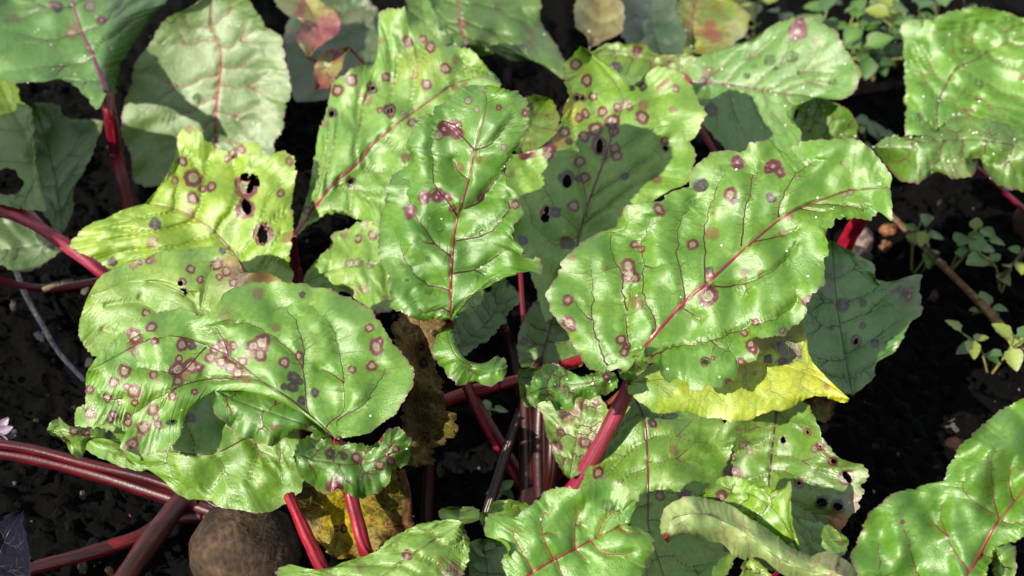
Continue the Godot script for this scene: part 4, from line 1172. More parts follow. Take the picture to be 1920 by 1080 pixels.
	leaf("A2", "mid", "curled_lobe", "", {"under": a, "free": true, "rib": [994, 735, 1040, 722, 1090, 722, 1155, 703], "l": [996, 712, 1003, 700, 1023, 687, 1047, 685, 1067, 695, 1085, 708, 1107, 703, 1135, 692], "r": [998, 752, 1004, 762, 1013, 752, 1033, 753, 1040, 766, 1070, 772, 1077, 765, 1080, 743, 1103, 750, 1123, 738, 1140, 737, 1153, 727, 1157, 712], "h": 13.2, "ky": 2.2, "cupr": -0.5, "cupl": -0.5, "ruf": 0.6, "rf": 0.05, "bl": 0.25, "nv": 3, "rw": 2.0, "rc": c(120, 40, 60), "col": c(104, 160, 52), "rim": c(205, 175, 160), "sp": [1137, 706, 8, 1, 1053, 727, 6, 4]})
	leaf("A3", "mid", "curled_lobe", "", {"under": a, "free": true, "rib": [1212, 650, 1187, 680, 1174, 713], "l": [1183, 660, 1163, 687, 1167, 707], "r": [1214, 680, 1205, 697, 1190, 711], "h": 13.6, "ky": 2.0, "cup": -0.4, "bl": 0.15, "nv": 1, "rw": 0.0, "col": c(112, 164, 58), "rim": c(175, 150, 140)})
	# middle stalks of leaves hidden above, their red darkened to paint in shade
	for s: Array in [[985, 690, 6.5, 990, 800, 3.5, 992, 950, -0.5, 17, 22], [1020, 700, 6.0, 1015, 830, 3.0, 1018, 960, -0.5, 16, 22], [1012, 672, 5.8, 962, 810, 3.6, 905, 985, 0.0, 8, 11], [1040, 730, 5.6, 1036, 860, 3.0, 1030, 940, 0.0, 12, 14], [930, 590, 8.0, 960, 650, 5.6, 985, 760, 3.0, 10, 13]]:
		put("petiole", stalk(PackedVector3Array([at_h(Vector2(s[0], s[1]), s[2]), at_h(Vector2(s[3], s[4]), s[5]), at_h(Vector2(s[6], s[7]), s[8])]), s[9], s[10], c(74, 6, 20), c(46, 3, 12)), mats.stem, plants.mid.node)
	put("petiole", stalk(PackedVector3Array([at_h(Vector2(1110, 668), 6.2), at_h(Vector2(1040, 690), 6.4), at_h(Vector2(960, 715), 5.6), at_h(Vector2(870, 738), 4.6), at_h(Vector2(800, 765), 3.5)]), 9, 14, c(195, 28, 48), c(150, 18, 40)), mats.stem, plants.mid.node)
	for s: Array in [[805, 870, 4.0, 802, 930, 2.0, 800, 1000, -0.3, 10, 13]]:  # same red, darkened to paint in shade
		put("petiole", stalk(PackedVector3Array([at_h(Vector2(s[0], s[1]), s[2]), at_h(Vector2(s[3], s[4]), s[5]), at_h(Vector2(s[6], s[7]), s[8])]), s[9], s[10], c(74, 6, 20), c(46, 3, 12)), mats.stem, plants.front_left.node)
	# --- the plant with the visible root
	leaf("C3", "root", "leaf", "rounded pale leaf with a withered brown and yellow right edge behind the ruffled leaf", {
		"rib": [430, 650, 400, 598, 355, 557, 310, 537, 280, 527, 230, 530, 165, 555], "l": [390, 690, 310, 700, 240, 690, 180, 668, 157, 647, 148, 623, 153, 590], "r": [425, 605, 432, 565, 455, 560, 500, 548, 530, 530, 500, 512, 460, 510, 445, 487, 430, 473, 410, 463, 383, 463, 353, 467, 320, 470, 290, 475, 267, 487, 240, 493, 213, 503, 197, 513, 180, 530], "h": 9.2, "ky": 1.4, "cupl": -0.6, "cupr": -0.2, "droop": 0.5, "bl": 0.1, "ed": 2.0, "rw": 4.0, "rc": c(160, 185, 110), "vc": c(165, 190, 115), "vw": 1.6, "joined": true, "col": c(140, 184, 66), "rim": c(160, 170, 100),
		"vn": [[400, 598, 370, 580, 365, 550], [365, 565, 320, 535, 283, 527], [395, 640, 340, 620, 283, 575, 240, 567, 200, 572], [283, 575, 262, 560], [425, 600, 440, 560], [330, 650, 240, 630, 195, 618], [380, 575, 388, 530, 400, 490]],
		"sp": [250, 498, 11, 4, 262, 492, 7, 1, 283, 487, 11, 4, 279, 490, 7, 0, 358, 504, 9, 0, 407, 496, 11, 0, 342, 529, 9, 0, 345, 547, 9, 5, 375, 524, 7, 0, 425, 508, 9, 0, 411, 519, 7, 0, 437, 530, 8, 0, 275, 587, 10, 0, 195, 618, 6, 4, 361, 597, 11, 0, 418, 470, 9, 5, 380, 592, 4, 2],
		"ho": [338, 531, 5, 5, 0, 345, 547, 5, 7, -30], "ti": [435, 500, 34, c(180, 140, 60), 0.9, 450, 530, 34, c(120, 92, 55), 0.95, 505, 530, 40, c(170, 135, 40), 0.95, 480, 520, 24, c(150, 118, 62), 0.95, 410, 540, 38, c(160, 190, 60), 0.7, 525, 532, 12, c(215, 185, 45), 0.9], "pt": [440, 720, 6.0, 452, 850, 3.0, 458, 960, 1.2], "pw": 15})
	leaf("C2", "root", "leaf", "smooth broad green leaf shaded by the ruffled leaf above it", {
		"rib": [555, 770, 510, 795, 463, 820, 410, 848, 367, 853, 320, 846, 250, 838, 140, 800], "l": [480, 735, 400, 715, 300, 728, 200, 748, 145, 766], "r": [565, 845, 571, 890, 563, 920, 540, 940, 510, 958, 477, 962, 443, 955, 410, 950, 393, 938, 350, 935, 323, 920, 303, 897, 280, 882, 260, 883, 233, 877, 200, 863, 163, 843, 142, 820], "h": 8.2, "ky": 1.3, "cupr": -0.7, "cupl": 0.1, "bl": 0.14, "ed": 1.4, "nv": 5, "lean": 0.03, "rw": 4.0, "rc": c(105, 50, 55), "vc": c(110, 75, 55), "vw": 1.4, "col": c(130, 180, 62), "rim": c(180, 200, 130), "sp": [358, 784, 9, 5], "pt": [570, 800, 6.5, 520, 900, 3.5, 470, 985, 1.2], "pw": 13})
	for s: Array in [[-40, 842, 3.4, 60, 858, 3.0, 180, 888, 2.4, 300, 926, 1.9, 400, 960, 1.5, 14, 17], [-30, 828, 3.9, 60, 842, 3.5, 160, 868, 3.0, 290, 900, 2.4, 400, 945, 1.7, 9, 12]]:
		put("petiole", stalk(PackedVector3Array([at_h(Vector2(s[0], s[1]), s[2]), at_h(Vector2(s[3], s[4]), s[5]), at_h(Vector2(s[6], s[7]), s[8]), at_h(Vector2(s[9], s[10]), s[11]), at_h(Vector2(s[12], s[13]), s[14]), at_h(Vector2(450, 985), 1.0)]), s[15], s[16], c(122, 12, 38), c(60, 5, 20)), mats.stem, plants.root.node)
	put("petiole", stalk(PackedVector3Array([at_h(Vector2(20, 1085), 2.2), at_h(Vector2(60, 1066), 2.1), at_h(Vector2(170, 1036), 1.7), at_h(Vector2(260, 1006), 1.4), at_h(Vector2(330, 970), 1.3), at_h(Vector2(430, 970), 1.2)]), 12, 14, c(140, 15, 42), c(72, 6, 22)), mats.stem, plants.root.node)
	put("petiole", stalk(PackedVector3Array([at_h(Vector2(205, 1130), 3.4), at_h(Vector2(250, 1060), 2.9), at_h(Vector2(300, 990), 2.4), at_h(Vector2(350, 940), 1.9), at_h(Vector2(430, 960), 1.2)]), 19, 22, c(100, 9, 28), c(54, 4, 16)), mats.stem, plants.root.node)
	# --- left front plant
	leaf("Z2", "front_left", "withered_leaf", "yellow and brown decaying leaf hanging behind the red stalks at the bottom", {
		"rib": [690, 880, 655, 930, 640, 980, 625, 1043], "l": [620, 885, 560, 910, 546, 937, 570, 967, 587, 1003, 610, 1030], "r": [737, 870, 757, 930, 773, 985, 760, 1005, 735, 1018, 707, 1035, 650, 1048], "h": 5.2, "ky": 1.3, "cup": 0.3, "ruf": 0.7, "rf": 0.05, "bl": 0.3, "ed": 4.5, "nv": 4, "rw": 3.0, "rc": c(150, 110, 50), "vc": c(140, 100, 50), "col": c(196, 176, 70), "mat": "dead", "rim": c(150, 120, 75), "sp": [629, 991, 7, 0, 645, 992, 9, 0, 697, 972, 7, 4, 655, 1040, 9, 4, 600, 1012, 6, 4], "ti": [640, 970, 55, c(232, 212, 30), 0.9, 570, 930, 40, c(120, 105, 65), 0.9, 590, 985, 26, c(205, 195, 150), 0.8, 730, 930, 50, c(110, 105, 35), 0.85, 740, 1005, 34, c(170, 130, 90), 0.9, 700, 1010, 24, c(200, 180, 120), 0.7, 620, 1020, 24, c(225, 215, 120), 0.8], "pt": [720, 900, 3.5, 735, 1080, -0.3], "pw": 10, "pc": c(150, 110, 70)})
	put("withered_shred", stalk(PackedVector3Array([at_h(Vector2(752, 880), 6.0), at_h(Vector2(762, 930), 5.0), at_h(Vector2(764, 975), 4.2), at_h(Vector2(772, 1000), 3.4), at_h(Vector2(750, 1060), 0.0)]), 8, 12, c(150, 110, 75), c(110, 75, 48), 0.3, 9), mats.dead, plants.front_left.node)
	leaf("C", "front_left", "leaf", "wide ruffled heavily spotted leaf at the left front", {
		"rib": [632, 823, 580, 777, 540, 745, 493, 716, 440, 675, 387, 647, 340, 632, 300, 630, 250, 650, 163, 697], "l": [605, 805, 580, 783, 533, 739, 480, 726, 423, 722, 377, 722, 367, 747, 347, 773, 340, 813, 327, 830, 310, 843, 277, 850, 250, 845, 227, 837, 230, 823, 240, 813, 225, 800, 190, 792, 163, 795, 160, 753],
		"r": [690, 812, 720, 790, 745, 770, 775, 720, 770, 690, 735, 640, 700, 590, 660, 560, 600, 540, 540, 530, 480, 530, 420, 550, 405, 577, 395, 606, 375, 598, 345, 580, 310, 583, 280, 590, 245, 612, 207, 643, 180, 673], "h": 10.2, "ky": 1.35, "kx": -0.1, "cupl": -0.9, "cupr": -0.3, "droop": 0.3, "ruf": 0.12, "bl": 0.15, "st": 2.1, "ed": 2.8, "rw": 4.0, "rc": c(100, 40, 65), "rc2": c(110, 35, 60), "vc": c(78, 20, 40), "vw": 1.8, "col": c(126, 180, 58), "rim": c(165, 135, 115),
		"vn": [[620, 815, 636, 780, 643, 720, 633, 655, 612, 597, 585, 575], [580, 775, 570, 700, 540, 655, 500, 627, 465, 607, 420, 605], [567, 690, 568, 640, 555, 600, 535, 575], [493, 716, 420, 715, 380, 705], [440, 712, 385, 712, 330, 728, 270, 760, 215, 795], [387, 650, 340, 700, 300, 695, 255, 690], [633, 790, 680, 760, 700, 730, 720, 690], [300, 630, 270, 640, 255, 635], [330, 727, 315, 745, 305, 765], [430, 670, 420, 640, 400, 612], [643, 720, 620, 700, 600, 690], [230, 745, 200, 748, 190, 742]],
		"sp": [284, 614, 15, 0, 253, 630, 14, 0, 250, 650, 13, 4, 254, 660, 8, 2, 341, 647, 13, 0, 360, 648, 9, 5, 403, 653, 10, 0, 418, 646, 12, 0, 438, 648, 9, 0, 425, 660, 9, 1, 475, 648, 15, 0, 492, 642, 15, 0, 488, 665, 14, 0, 470, 665, 11, 4, 498, 635, 8, 1, 485, 550, 11, 4, 517, 615, 11, 4, 567, 553, 8, 5, 534, 680, 11, 0, 560, 668, 10, 0, 552, 708, 13, 5, 548, 725, 10, 5, 563, 715, 9, 5, 590, 736, 10, 5, 532, 725, 7, 5, 566, 752, 9, 5, 233, 695, 13, 0, 213, 718, 13, 0, 202, 745, 11, 0, 333, 692, 16, 0, 358, 687, 15, 0, 372, 688, 10, 1, 336, 672, 8, 0, 345, 700, 14, 4, 288, 703, 10, 0, 296, 716, 6, 4, 250, 733, 16, 0, 253, 755, 9, 0, 238, 725, 7, 0, 224, 756, 4, 0, 395, 670, 11, 0, 415, 678, 12, 0, 432, 688, 14, 0, 446, 700, 13, 0, 455, 678, 10, 0, 462, 710, 10, 4, 168, 730, 9, 0, 168, 775, 11, 0, 287, 768, 17, 0, 292, 783, 8, 0, 297, 797, 12, 0, 268, 802, 16, 0, 240, 792, 11, 0, 240, 780, 8, 0, 250, 832, 12, 0, 262, 818, 9, 4, 213, 778, 9, 0, 207, 787, 7, 0, 323, 742, 9, 0, 333, 714, 10, 0, 365, 735, 8, 1, 706, 650, 14, 0, 712, 640, 9, 1, 692, 615, 8, 0, 660, 693, 9, 0, 697, 686, 9, 0, 290, 640, 8, 1, 355, 645, 7, 1, 720, 700, 5, 4],
		"ti": [420, 590, 16, c(140, 120, 60), 0.5], "pt": [640, 845, 8.6, 650, 895, 7.6, 668, 970, 6.0, 692, 1045, 4.0, 735, 1085, 0.0], "pw": 16, "pe": 30, "pc": c(185, 40, 65), "pc2": c(150, 25, 58)})
	var cc: Node3D = surf.C.node
	leaf("C4", "front_left", "curled_lobe", "", {"under": cc, "free": true, "rib": [402, 730, 470, 762, 540, 785, 595, 812, 622, 824], "l": [412, 718, 480, 716, 533, 728, 563, 757, 582, 774, 608, 800], "r": [396, 748, 404, 772, 430, 800, 462, 820, 510, 834, 533, 820, 547, 810, 563, 798, 580, 795, 588, 803, 583, 818, 600, 828], "h": 11.2, "ky": 0.9, "cupl": -0.4, "cupr": -0.4, "fold": 0.0, "ruf": 0.5, "rf": 0.04, "bl": 0.2, "nv": 3, "rw": 2.5, "rc": c(90, 60, 55), "col": c(108, 164, 58), "rim": c(215, 185, 155), "sp": [515, 800, 8, 4]})
	leaf("C5", "front_left", "curled_lobe", "", {"under": cc, "free": true, "rib": [553, 850, 610, 868, 680, 872, 767, 838], "l": [560, 830, 573, 822, 590, 823, 623, 827, 667, 833, 693, 840, 710, 827, 727, 808, 747, 805, 760, 813, 770, 827], "r": [552, 862, 557, 880, 573, 902, 607, 922, 640, 917, 657, 927, 680, 932, 713, 920, 730, 903, 737, 877, 753, 877, 767, 860], "h": 10.0, "ky": 1.7, "cupl": 0.2, "cupr": -0.6, "ruf": 0.55, "rf": 0.04, "bl": 0.22, "nv": 4, "rw": 3.0, "rc": c(100, 40, 50), "col": c(100, 156, 50), "rim": c(210, 175, 155), "sp": [668, 858, 11, 0, 628, 910, 14, 1, 742, 843, 8, 0, 712, 872, 10, 0, 733, 865, 10, 0, 726, 854, 6, 1, 692, 898, 4, 4, 618, 850, 10, 5, 645, 855, 8, 5, 715, 822, 6, 1]})
	leaf("C6", "front_left", "curled_lobe", "", {"under": cc, "free": true, "rib": [88, 807, 125, 808, 165, 812, 224, 829], "l": [97, 793, 110, 785, 127, 797, 147, 803, 177, 803, 200, 807], "r": [100, 818, 120, 823, 133, 850, 150, 858, 160, 843, 170, 815, 200, 823], "h": 10.1, "ky": 1.8, "cup": -0.3, "ruf": 0.5, "rf": 0.06, "bl": 0.18, "nv": 2, "rw": 0.0, "col": c(134, 182, 72), "rim": c(175, 140, 120), "sp": [140, 808, 9, 0, 160, 811, 8, 0, 205, 815, 8, 5]})
	leaf("P", "front_left", "leaf", "front leaf with one purple ringed spot cut off by the bottom edge", {
		"rib": [655, 1125, 720, 1078, 800, 1022, 868, 980], "l": [580, 1110, 517, 1077, 543, 1058, 570, 1070, 613, 1068, 647, 1053, 693, 1040, 713, 1027, 733, 1010, 780, 987, 823, 975, 850, 975], "r": [760, 1140, 850, 1120, 867, 1082, 875, 1053, 878, 1013, 872, 990], "h": 8.0, "ky": 1.3, "cup": 0.1, "cupr": -0.5, "bl": 0.12, "nv": 5, "rw": 3.0, "rc": c(140, 130, 90), "vc": c(130, 120, 80), "col": c(142, 190, 76), "rim": c(175, 170, 130), "sp": [763, 1041, 13, 1, 763, 1041, 8, 0, 878, 988, 12, 1, 878, 988, 7, 0, 828, 1050, 8, 4, 858, 1008, 6, 4, 850, 1075, 16, 4, 845, 1080, 10, 2, 675, 1065, 6, 4], "ti": [850, 1075, 24, c(190, 130, 165), 0.6], "pt": [700, 1130, 5.0, 735, 1095, 0.0], "pw": 12})
	put("petiole", stalk(PackedVector3Array([at_h(Vector2(540, 925), 6.0), at_h(Vector2(562, 975), 4.8), at_h(Vector2(585, 1025), 3.6), at_h(Vector2(612, 1075), 2.2), at_h(Vector2(660, 1110), 0.3), at_h(Vector2(720, 1100), 0.0)]), 10, 17, c(190, 35, 60), c(150, 22, 48)), mats.stem, plants.front_left.node)
	# --- front middle
	leaf("N", "front_mid", "leaf", "leaf with dark midrib, silvery right half and round holes, below the yellow leaf", {
		"rib": [1458, 755, 1452, 807, 1445, 870, 1442, 910, 1452, 960, 1478, 1010], "l": [1420, 760, 1363, 790, 1330, 835, 1297, 873, 1295, 883, 1313, 897, 1325, 913, 1350, 950, 1400, 990], "r": [1500, 752, 1522, 768, 1533, 800, 1547, 830, 1563, 850, 1593, 867, 1613, 870, 1625, 883, 1623, 900, 1615, 910, 1620, 920, 1608, 940, 1611, 953, 1593, 967, 1582, 985, 1573, 1000, 1565, 992, 1563, 975, 1540, 990, 1510, 1005], "h": 8.0, "ky": 1.8, "kx": 0.8, "fold": 0.5, "cupl": -0.4, "cupr": -0.1, "ruf": 0.3, "bl": 0.22, "nv": 4, "lean": 0.12, "rw": 8.0, "rc": c(120, 30, 80), "rc2": c(60, 35, 60), "vc": c(105, 65, 80), "col": c(124, 168, 70), "rim": c(180, 160, 140),
		"sp": [1468, 825, 8, 2, 1514, 810, 8, 0, 1538, 836, 8, 0, 1527, 841, 7, 2, 1562, 865, 10, 0, 1588, 895, 18, 2, 1498, 906, 11, 0, 1541, 942, 15, 5, 1571, 950, 15, 5, 1393, 834, 9, 2, 1405, 848, 7, 2, 1376, 860, 7, 0, 1359, 888, 8, 4, 1378, 887, 13, 1, 1386, 803, 6, 4, 1550, 850, 6, 4, 1600, 930, 9, 4, 1355, 890, 8, 2],
		"ho": [1468, 825, 5, 6, 0, 1563, 865, 5, 5, 0, 1588, 894, 6, 13, -35, 1498, 906, 4, 4, 0, 1541, 942, 10, 8, 0, 1571, 950, 9, 7, 10, 1514, 810, 3, 4, 0, 1538, 837, 2.6, 2.6, 0], "ti": [1597, 940, 28, c(205, 160, 170), 0.8, 1578, 980, 24, c(215, 130, 85), 0.9, 1555, 960, 20, c(90, 60, 50), 0.5, 1570, 880, 70, c(150, 180, 120), 0.5], "pt": [1440, 770, 6.0, 1380, 1000, 2.0, 1310, 1170, -0.5], "pw": 12})  # broad pale tint on the right half paints its whitish sheen
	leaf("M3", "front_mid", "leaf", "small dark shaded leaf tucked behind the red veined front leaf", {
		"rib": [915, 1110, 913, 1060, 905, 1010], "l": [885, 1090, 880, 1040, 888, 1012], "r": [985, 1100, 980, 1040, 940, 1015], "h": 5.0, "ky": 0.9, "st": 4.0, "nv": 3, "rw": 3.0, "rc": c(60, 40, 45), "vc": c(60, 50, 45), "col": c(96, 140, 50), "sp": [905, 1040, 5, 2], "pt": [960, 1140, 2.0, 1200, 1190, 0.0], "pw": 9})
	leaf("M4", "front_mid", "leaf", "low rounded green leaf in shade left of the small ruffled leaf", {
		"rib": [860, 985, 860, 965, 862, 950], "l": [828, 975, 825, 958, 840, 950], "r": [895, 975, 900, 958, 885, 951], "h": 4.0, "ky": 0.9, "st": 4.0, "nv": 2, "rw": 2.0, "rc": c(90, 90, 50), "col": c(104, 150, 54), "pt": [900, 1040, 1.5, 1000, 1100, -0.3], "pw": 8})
	leaf("M2", "front_mid", "leaf", "narrow ruffled leaf edge peeping out left of the red veined front leaf", {
		"rib": [905, 985, 940, 955, 995, 949], "l": [900, 968, 917, 955, 922, 944, 945, 938, 972, 940], "r": [915, 1000, 950, 985, 990, 965], "h": 6.6, "ky": 1.3, "ruf": 0.5, "rf": 0.05, "st": 3.4, "nv": 2, "rw": 0.0, "col": c(134, 182, 66), "rim": c(180, 150, 140)})
	leaf("M", "front_mid", "leaf", "bright front leaf with sharp red midrib and veins at the bottom middle", {
		"rib": [960, 1100, 993, 1077, 1037, 1050, 1077, 1030, 1120, 1007, 1160, 988, 1180, 980], "l": [940, 1050, 958, 1030, 947, 1013, 913, 1007, 909, 988, 917, 967, 943, 963, 965, 972, 1000, 947, 1013, 933, 1027, 918, 1053, 915, 1080, 917, 1097, 907, 1117, 902, 1133, 898, 1160, 907, 1180, 923, 1190, 937, 1192, 950, 1183, 968],
		"r": [1000, 1130, 1100, 1135, 1180, 1120, 1202, 1085, 1207, 1067, 1217, 1040, 1223, 1020, 1217, 1003, 1200, 990], "h": 8.4, "ky": 1.5, "cup": 0.3, "cupr": -0.3, "bl": 0.16, "st": 2.1, "ed": 3.2, "rw": 8.0, "rc": c(185, 25, 70), "rc2": c(150, 20, 60), "vc": c(150, 22, 50), "vw": 1.6, "col": c(122, 180, 56), "rim": c(170, 140, 125),
		"vn": [[1077, 1028, 1076, 1000, 1083, 970, 1097, 945], [1037, 1050, 1020, 1010, 1016, 975, 1030, 950], [997, 1072, 980, 1040, 965, 1010, 970, 985], [1120, 1005, 1130, 980, 1150, 960, 1162, 955], [1077, 1030, 1090, 1040, 1100, 1052], [1043, 1047, 1050, 1070, 1060, 1085], [1107, 1015, 1125, 1035, 1150, 1040, 1185, 1035], [1020, 1002, 1030, 1000, 1040, 1003], [1078, 985, 1090, 985], [1160, 988, 1180, 1000, 1200, 1000]], "pt": [1000, 1130, 6.0, 1260, 1180, 0.0], "pw": 14})
	leaf("O2", "front_mid", "leaf", "flat green leaf lying between the folded leaf and the leaf with holes", {
		"rib": [1478, 1055, 1530, 1015, 1592, 1014], "l": [1470, 1000, 1487, 968, 1520, 978, 1555, 985, 1580, 1003], "r": [1530, 1060, 1570, 1050, 1586, 1032], "h": 6.6, "ky": 0.8, "st": 3.2, "nv": 4, "rw": 3.0, "rc": c(150, 180, 110), "vc": c(110, 130, 80), "col": c(120, 166, 72), "sp": [1577, 1017, 7, 4, 1545, 982, 6, 4], "pt": [1440, 1090, 3.0, 1320, 1180, 0.0], "pw": 9})
	leaf("O", "front_mid", "leaf", "bright yellow green folded leaf behind the pale curled leaf", {
		"rib": [1505, 1050, 1478, 993, 1450, 955, 1400, 925, 1307, 931], "l": [1470, 1040, 1420, 1010, 1370, 970, 1330, 945], "r": [1496, 1015, 1487, 980, 1482, 947, 1484, 922, 1477, 905, 1457, 917, 1407, 907, 1387, 897, 1367, 892, 1340, 903], "h": 7.6, "ky": 1.5, "cupl": -0.5, "cupr": 0.3, "bl": 0.15, "nv": 3, "rw": 3.0, "rc": c(90, 110, 50), "vc": c(90, 70, 50), "col": c(146, 194, 56), "rim": c(175, 150, 100), "sp": [1353, 929, 10, 1, 1355, 932, 6, 0], "pt": [1480, 1100, 4.0, 1320, 1180, 0.0], "pw": 11})
	leaf("Q", "front_mid", "leaf", "pale curled leaf rolled over lengthwise with a brown tip at the bottom right of the middle", {
		"rib": [1245, 1012, 1262, 970, 1310, 962, 1360, 978, 1410, 1008, 1450, 1040, 1510, 1070, 1570, 1075, 1640, 1110], "l": [1238, 990, 1240, 967, 1253, 947, 1280, 933, 1303, 931, 1337, 937, 1370, 947, 1397, 967, 1433, 987, 1467, 1013, 1497, 1037, 1520, 1045, 1537, 1037, 1567, 1038, 1593, 1057], "r": [1252, 1018, 1267, 1003, 1290, 995, 1310, 997, 1330, 1013, 1360, 1023, 1372, 1038, 1397, 1049, 1433, 1067, 1460, 1072, 1490, 1090, 1560, 1110], "h": 9.6, "ky": 1.3, "cupl": -1.0, "cupr": -1.3, "droop": -0.2, "bl": 0.2, "ed": 1.4, "nv": 5, "lean": 0.02, "rw": 0.0, "vc": c(160, 90, 100), "vw": 1.0, "col": c(188, 210, 128), "mat": "under", "rim": c(175, 190, 130), "sp": [1572, 1059, 5, 5], "ti": [1247, 1014, 14, c(150, 60, 35), 0.95, 1570, 1050, 40, c(185, 170, 130), 0.7]})
	put("petiole", stalk(PackedVector3Array([at_h(Vector2(1640, 1110), 8.0), at_h(Vector2(1600, 1180), 4.0), at_h(Vector2(1330, 1190), -0.3)]), 7, 8, c(165, 35, 70), c(120, 20, 50)), mats.stem, plants.front_mid.node)
	leaf("Q2", "front_mid", "leaf", "light green leaf edge hanging below the pale curled leaf", {
		"rib": [1420, 1110, 1415, 1080, 1400, 1045], "l": [1395, 1105, 1388, 1080, 1394, 1055], "r": [1450, 1110, 1445, 1080, 1420, 1052], "h": 8.0, "ky": 1.2, "st": 3.4, "nv": 2, "rw": 0.0, "col": c(150, 192, 84)})
	# --- front right
	leaf("S3", "front_right", "leaf", "dark leaf edge in the shade under the left side of the big corner leaf", {
		"rib": [1690, 1100, 1640, 1070, 1590, 1050], "l": [1640, 1110, 1600, 1090], "r": [1680, 1060, 1620, 1030, 1600, 1035], "h": 6.2, "ky": 0.9, "st": 4.0, "nv": 2, "rw": 0.0, "col": c(112, 158, 64), "pt": [1760, 1160, 3.0, 1840, 1240, 0.0], "pw": 8})
	leaf("S", "front_right", "leaf", "big glossy leaf with red midrib filling the bottom right corner", {
		"rib": [1795, 1115, 1840, 1033, 1870, 980, 1897, 947, 1920, 917, 1960, 860, 2010, 785], "l": [1700, 1112, 1620, 1092, 1597, 1045, 1605, 1025, 1613, 1000, 1623, 973, 1640, 953, 1673, 927, 1707, 917, 1717, 918, 1740, 907, 1768, 902, 1783, 870, 1803, 837, 1830, 810, 1857, 787, 1880, 767, 1913, 752, 1960, 740], "r": [1830, 1100, 1855, 1060, 1863, 1025, 1905, 1015, 1925, 995, 1960, 960, 2010, 900, 2020, 830], "h": 9.0, "ky": 1.5, "kx": 0.0, "cup": 0.4, "ruf": 0.4, "bl": 0.3, "rw": 10.0, "rc": c(195, 30, 85), "rc2": c(160, 35, 75), "vc": c(120, 30, 60), "vw": 1.7, "col": c(116, 172, 62), "rim": c(165, 110, 105),
		"vn": [[1815, 1075, 1800, 1050, 1780, 1010, 1765, 965, 1766, 945], [1872, 978, 1863, 940, 1858, 890, 1858, 860, 1870, 835], [1862, 963, 1825, 940, 1805, 910, 1812, 880], [1760, 1110, 1718, 1070, 1705, 1020, 1690, 985, 1697, 955], [1880, 978, 1900, 983, 1930, 980], [1840, 1040, 1850, 1043, 1858, 1045], [1680, 1110, 1650, 1050, 1648, 1020], [1780, 1005, 1765, 995, 1740, 965], [1900, 940, 1890, 900, 1900, 860]], "sp": [1692, 978, 5, 1, 1915, 880, 4, 4, 1880, 810, 4, 4], "pt": [1820, 1180, 6.0, 1850, 1240, 0.0], "pw": 15})
	leaf("S2", "front_right", "leaf", "", {"under": surf.S.node, "free": true, "rib": [1868, 1022, 1878, 1055, 1882, 1100], "l": [1861, 1040, 1866, 1080, 1872, 1100], "r": [1885, 1020, 1903, 1032, 1900, 1100], "h": 10.4, "ky": 1.4, "cup": -0.5, "nv": 1, "rw": 0.0, "col": c(138, 190, 80)})
	# --- dark leaf at the bottom left corner
	plants["dark"] = {"node": thing("dark_leaved_plant", "dark purplish blue leaf poking in at the bottom left corner", "plant", at_h(Vector2(-60, 1150), 0.0)), "at": at_h(Vector2(-60, 1150), 0.0), "r": 0.008}
	leaf("PL", "dark", "leaf", "", {"rib": [-40, 1120, -10, 1060, 15, 1000, 42, 955], "l": [-70, 1060, -40, 1000, 0, 973, 25, 962], "r": [50, 1110, 56, 1050, 50, 1010, 46, 980], "h": 4.0, "ky": 1.0, "st": 3.4, "nv": 3, "rw": 3.0, "rc": c(30, 26, 46), "vc": c(26, 22, 40), "vw": 0.7, "col": c(40, 38, 66), "rim": c(70, 80, 70), "mat": "dead", "pt": [-60, 1140, 1.0, -60, 1150, -0.3], "pw": 9})


const WEEDS := [
	["weed with round yellow green leaves low at the right edge", 1880, 590, 4.0, 0.010, 10, 1],
	["pale green weed sprig just above the twig at the right", 1800, 400, 4.5, 0.010, 12, 0],
	["weed cluster between the twig and the drooping right leaf", 1730, 400, 4.0, 0.011, 10, 0],
	["small single weed sprig on the black soil right of the twig", 1830, 525, 2.0, 0.008, 5, 0],
	["weed at the far right above the yellow green weed", 1900, 440, 4.5, 0.010, 10, 0],
	["small weed sprig below the grey twig's middle", 1740, 445, 2.0, 0.008, 4, 2],
	["weed standing in the dark gap between the two upper right leaves", 1650, 215, 4.0, 0.012, 7, 2],
	["yellow bud weed at the lower left of the dark gap", 1628, 212, 1.5, 0.008, 3, 1],
	["weed tuft near the top edge left of the wet leaf", 1650, 60, 4.0, 0.012, 12, 2],
	["broad weed tuft at the top edge above the dark gap", 1700, 20, 5.0, 0.014, 14, 2],
	["green weed tuft at the very top right", 1850, 5, 5.0, 0.013, 14, 0],
	["leafy weed at the top edge just left of the wet leaf corner", 1665, -25, 7.0, 0.015, 16, 0],
	["leafy weed at the top edge over the glossy dewy leaf tip", 1600, -20, 7.0, 0.014, 16, 0],
	["pale leafy weed at the top edge right of the red flushed leaf", 1430, -30, 7.5, 0.014, 14, 1],
	["leafy weed at the top edge above the middle of the wet leaf", 1770, -30, 7.0, 0.015, 16, 2],
	["weed tuft touching the top edge left of the dark gap", 1570, 15, 4.5, 0.013, 12, 1],
	["weed with pale stems at the top edge right of the reddish leaf", 1450, 20, 5.5, 0.014, 14, 0],
	["weed tuft in the back above the glossy dewy leaf", 1510, -10, 4.5, 0.013, 12, 2],
	["small weed seedling beside the dark red stalks in the middle", 950, 880, 1.5, 0.009, 5, 2],
	["tiny weed seedling behind the upright stalks in the middle", 965, 930, 1.0, 0.008, 4, 2],
	["tiny pale seedling seen between the middle stalks above the shade", 925, 745, 1.0, 0.007, 4, 0],
]
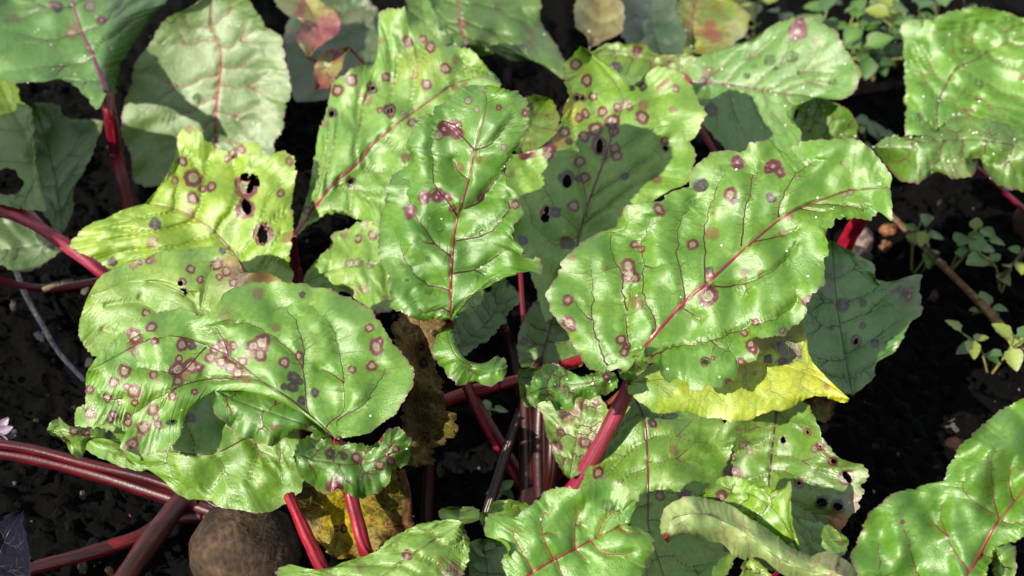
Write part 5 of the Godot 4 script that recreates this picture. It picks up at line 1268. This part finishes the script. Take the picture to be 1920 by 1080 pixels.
const BIG_DROPS := [
	["R1", 1443, 112, 15, "large flattened water drop, left one of the pair on the glossy upper right leaf"],
	["R1", 1485, 106, 14, "large squarish water drop, right one of the pair on the glossy upper right leaf"],
	["R1", 1413, 124, 7, "small water drop left of the large pair on the glossy upper right leaf"],
	["R1", 1455, 127, 7, "small water drop right under the large pair on the glossy upper right leaf"],
	["R1", 1498, 136, 5, "tiny water drop below and right of the squarish drop on the glossy leaf"],
	["R1", 1560, 155, 11, "faint water drop near the right tip of the glossy upper right leaf"],
	["R1", 1400, 143, 9, "flat water drop just above the midrib of the glossy upper right leaf"],
	["W1", 1727, 45, 7, "water drop nearest the upper left corner of the large wet leaf"],
	["W1", 1832, 40, 6, "water drop nearest the top edge of the large wet leaf"],
	["W1", 1812, 97, 14, "large water drop beside the main vein of the large wet leaf"],
	["W1", 1720, 220, 14, "large water drop near the lower left corner of the large wet leaf"],
	["W1", 1835, 160, 10, "water drop in the middle right of the large wet leaf, upper of two"],
	["W1", 1725, 157, 8, "water drop near the left edge halfway down the large wet leaf"],
	["W1", 1835, 185, 9, "water drop in the middle right of the large wet leaf, lower of two"],
	["B", 823, 427, 9, "round water drop left of the midrib of the tall upright leaf, topmost of three"],
	["B", 803, 486, 6, "water drop halfway down the left half of the tall upright leaf"],
	["B", 803, 548, 7, "lowest water drop on the left half of the tall upright leaf"],
	["M", 1138, 948, 11, "clear water drop near the upper edge of the red veined front leaf"],
	["M", 1160, 960, 4, "tiny water drop beside the larger drop on the red veined front leaf"],
	["A", 1318, 348, 13, "water drop lying over a dark spot near the upper edge of the largest leaf"],
	["A", 1300, 380, 6, "small water drop below the drop covered dark spot on the largest leaf"],
	["T2", 370, 185, 11, "water drop left of the midrib of the pale dewy leaf at the back left"],
	["T1", 204, 86, 8, "bright water drop on the top left leaf, larger of two"],
	["T1", 216, 64, 4, "bright water drop on the top left leaf, smaller of two"],
]
const MIST := [["T1", 40], ["T2", 45], ["R1", 70], ["R4", 30], ["R0", 35], ["W1", 70], ["W2", 70], ["TA", 30], ["TD", 20], ["TC", 22], ["A", 30], ["B", 18], ["A2", 10], ["C5", 10], ["C", 10], ["M", 8], ["N", 12]]
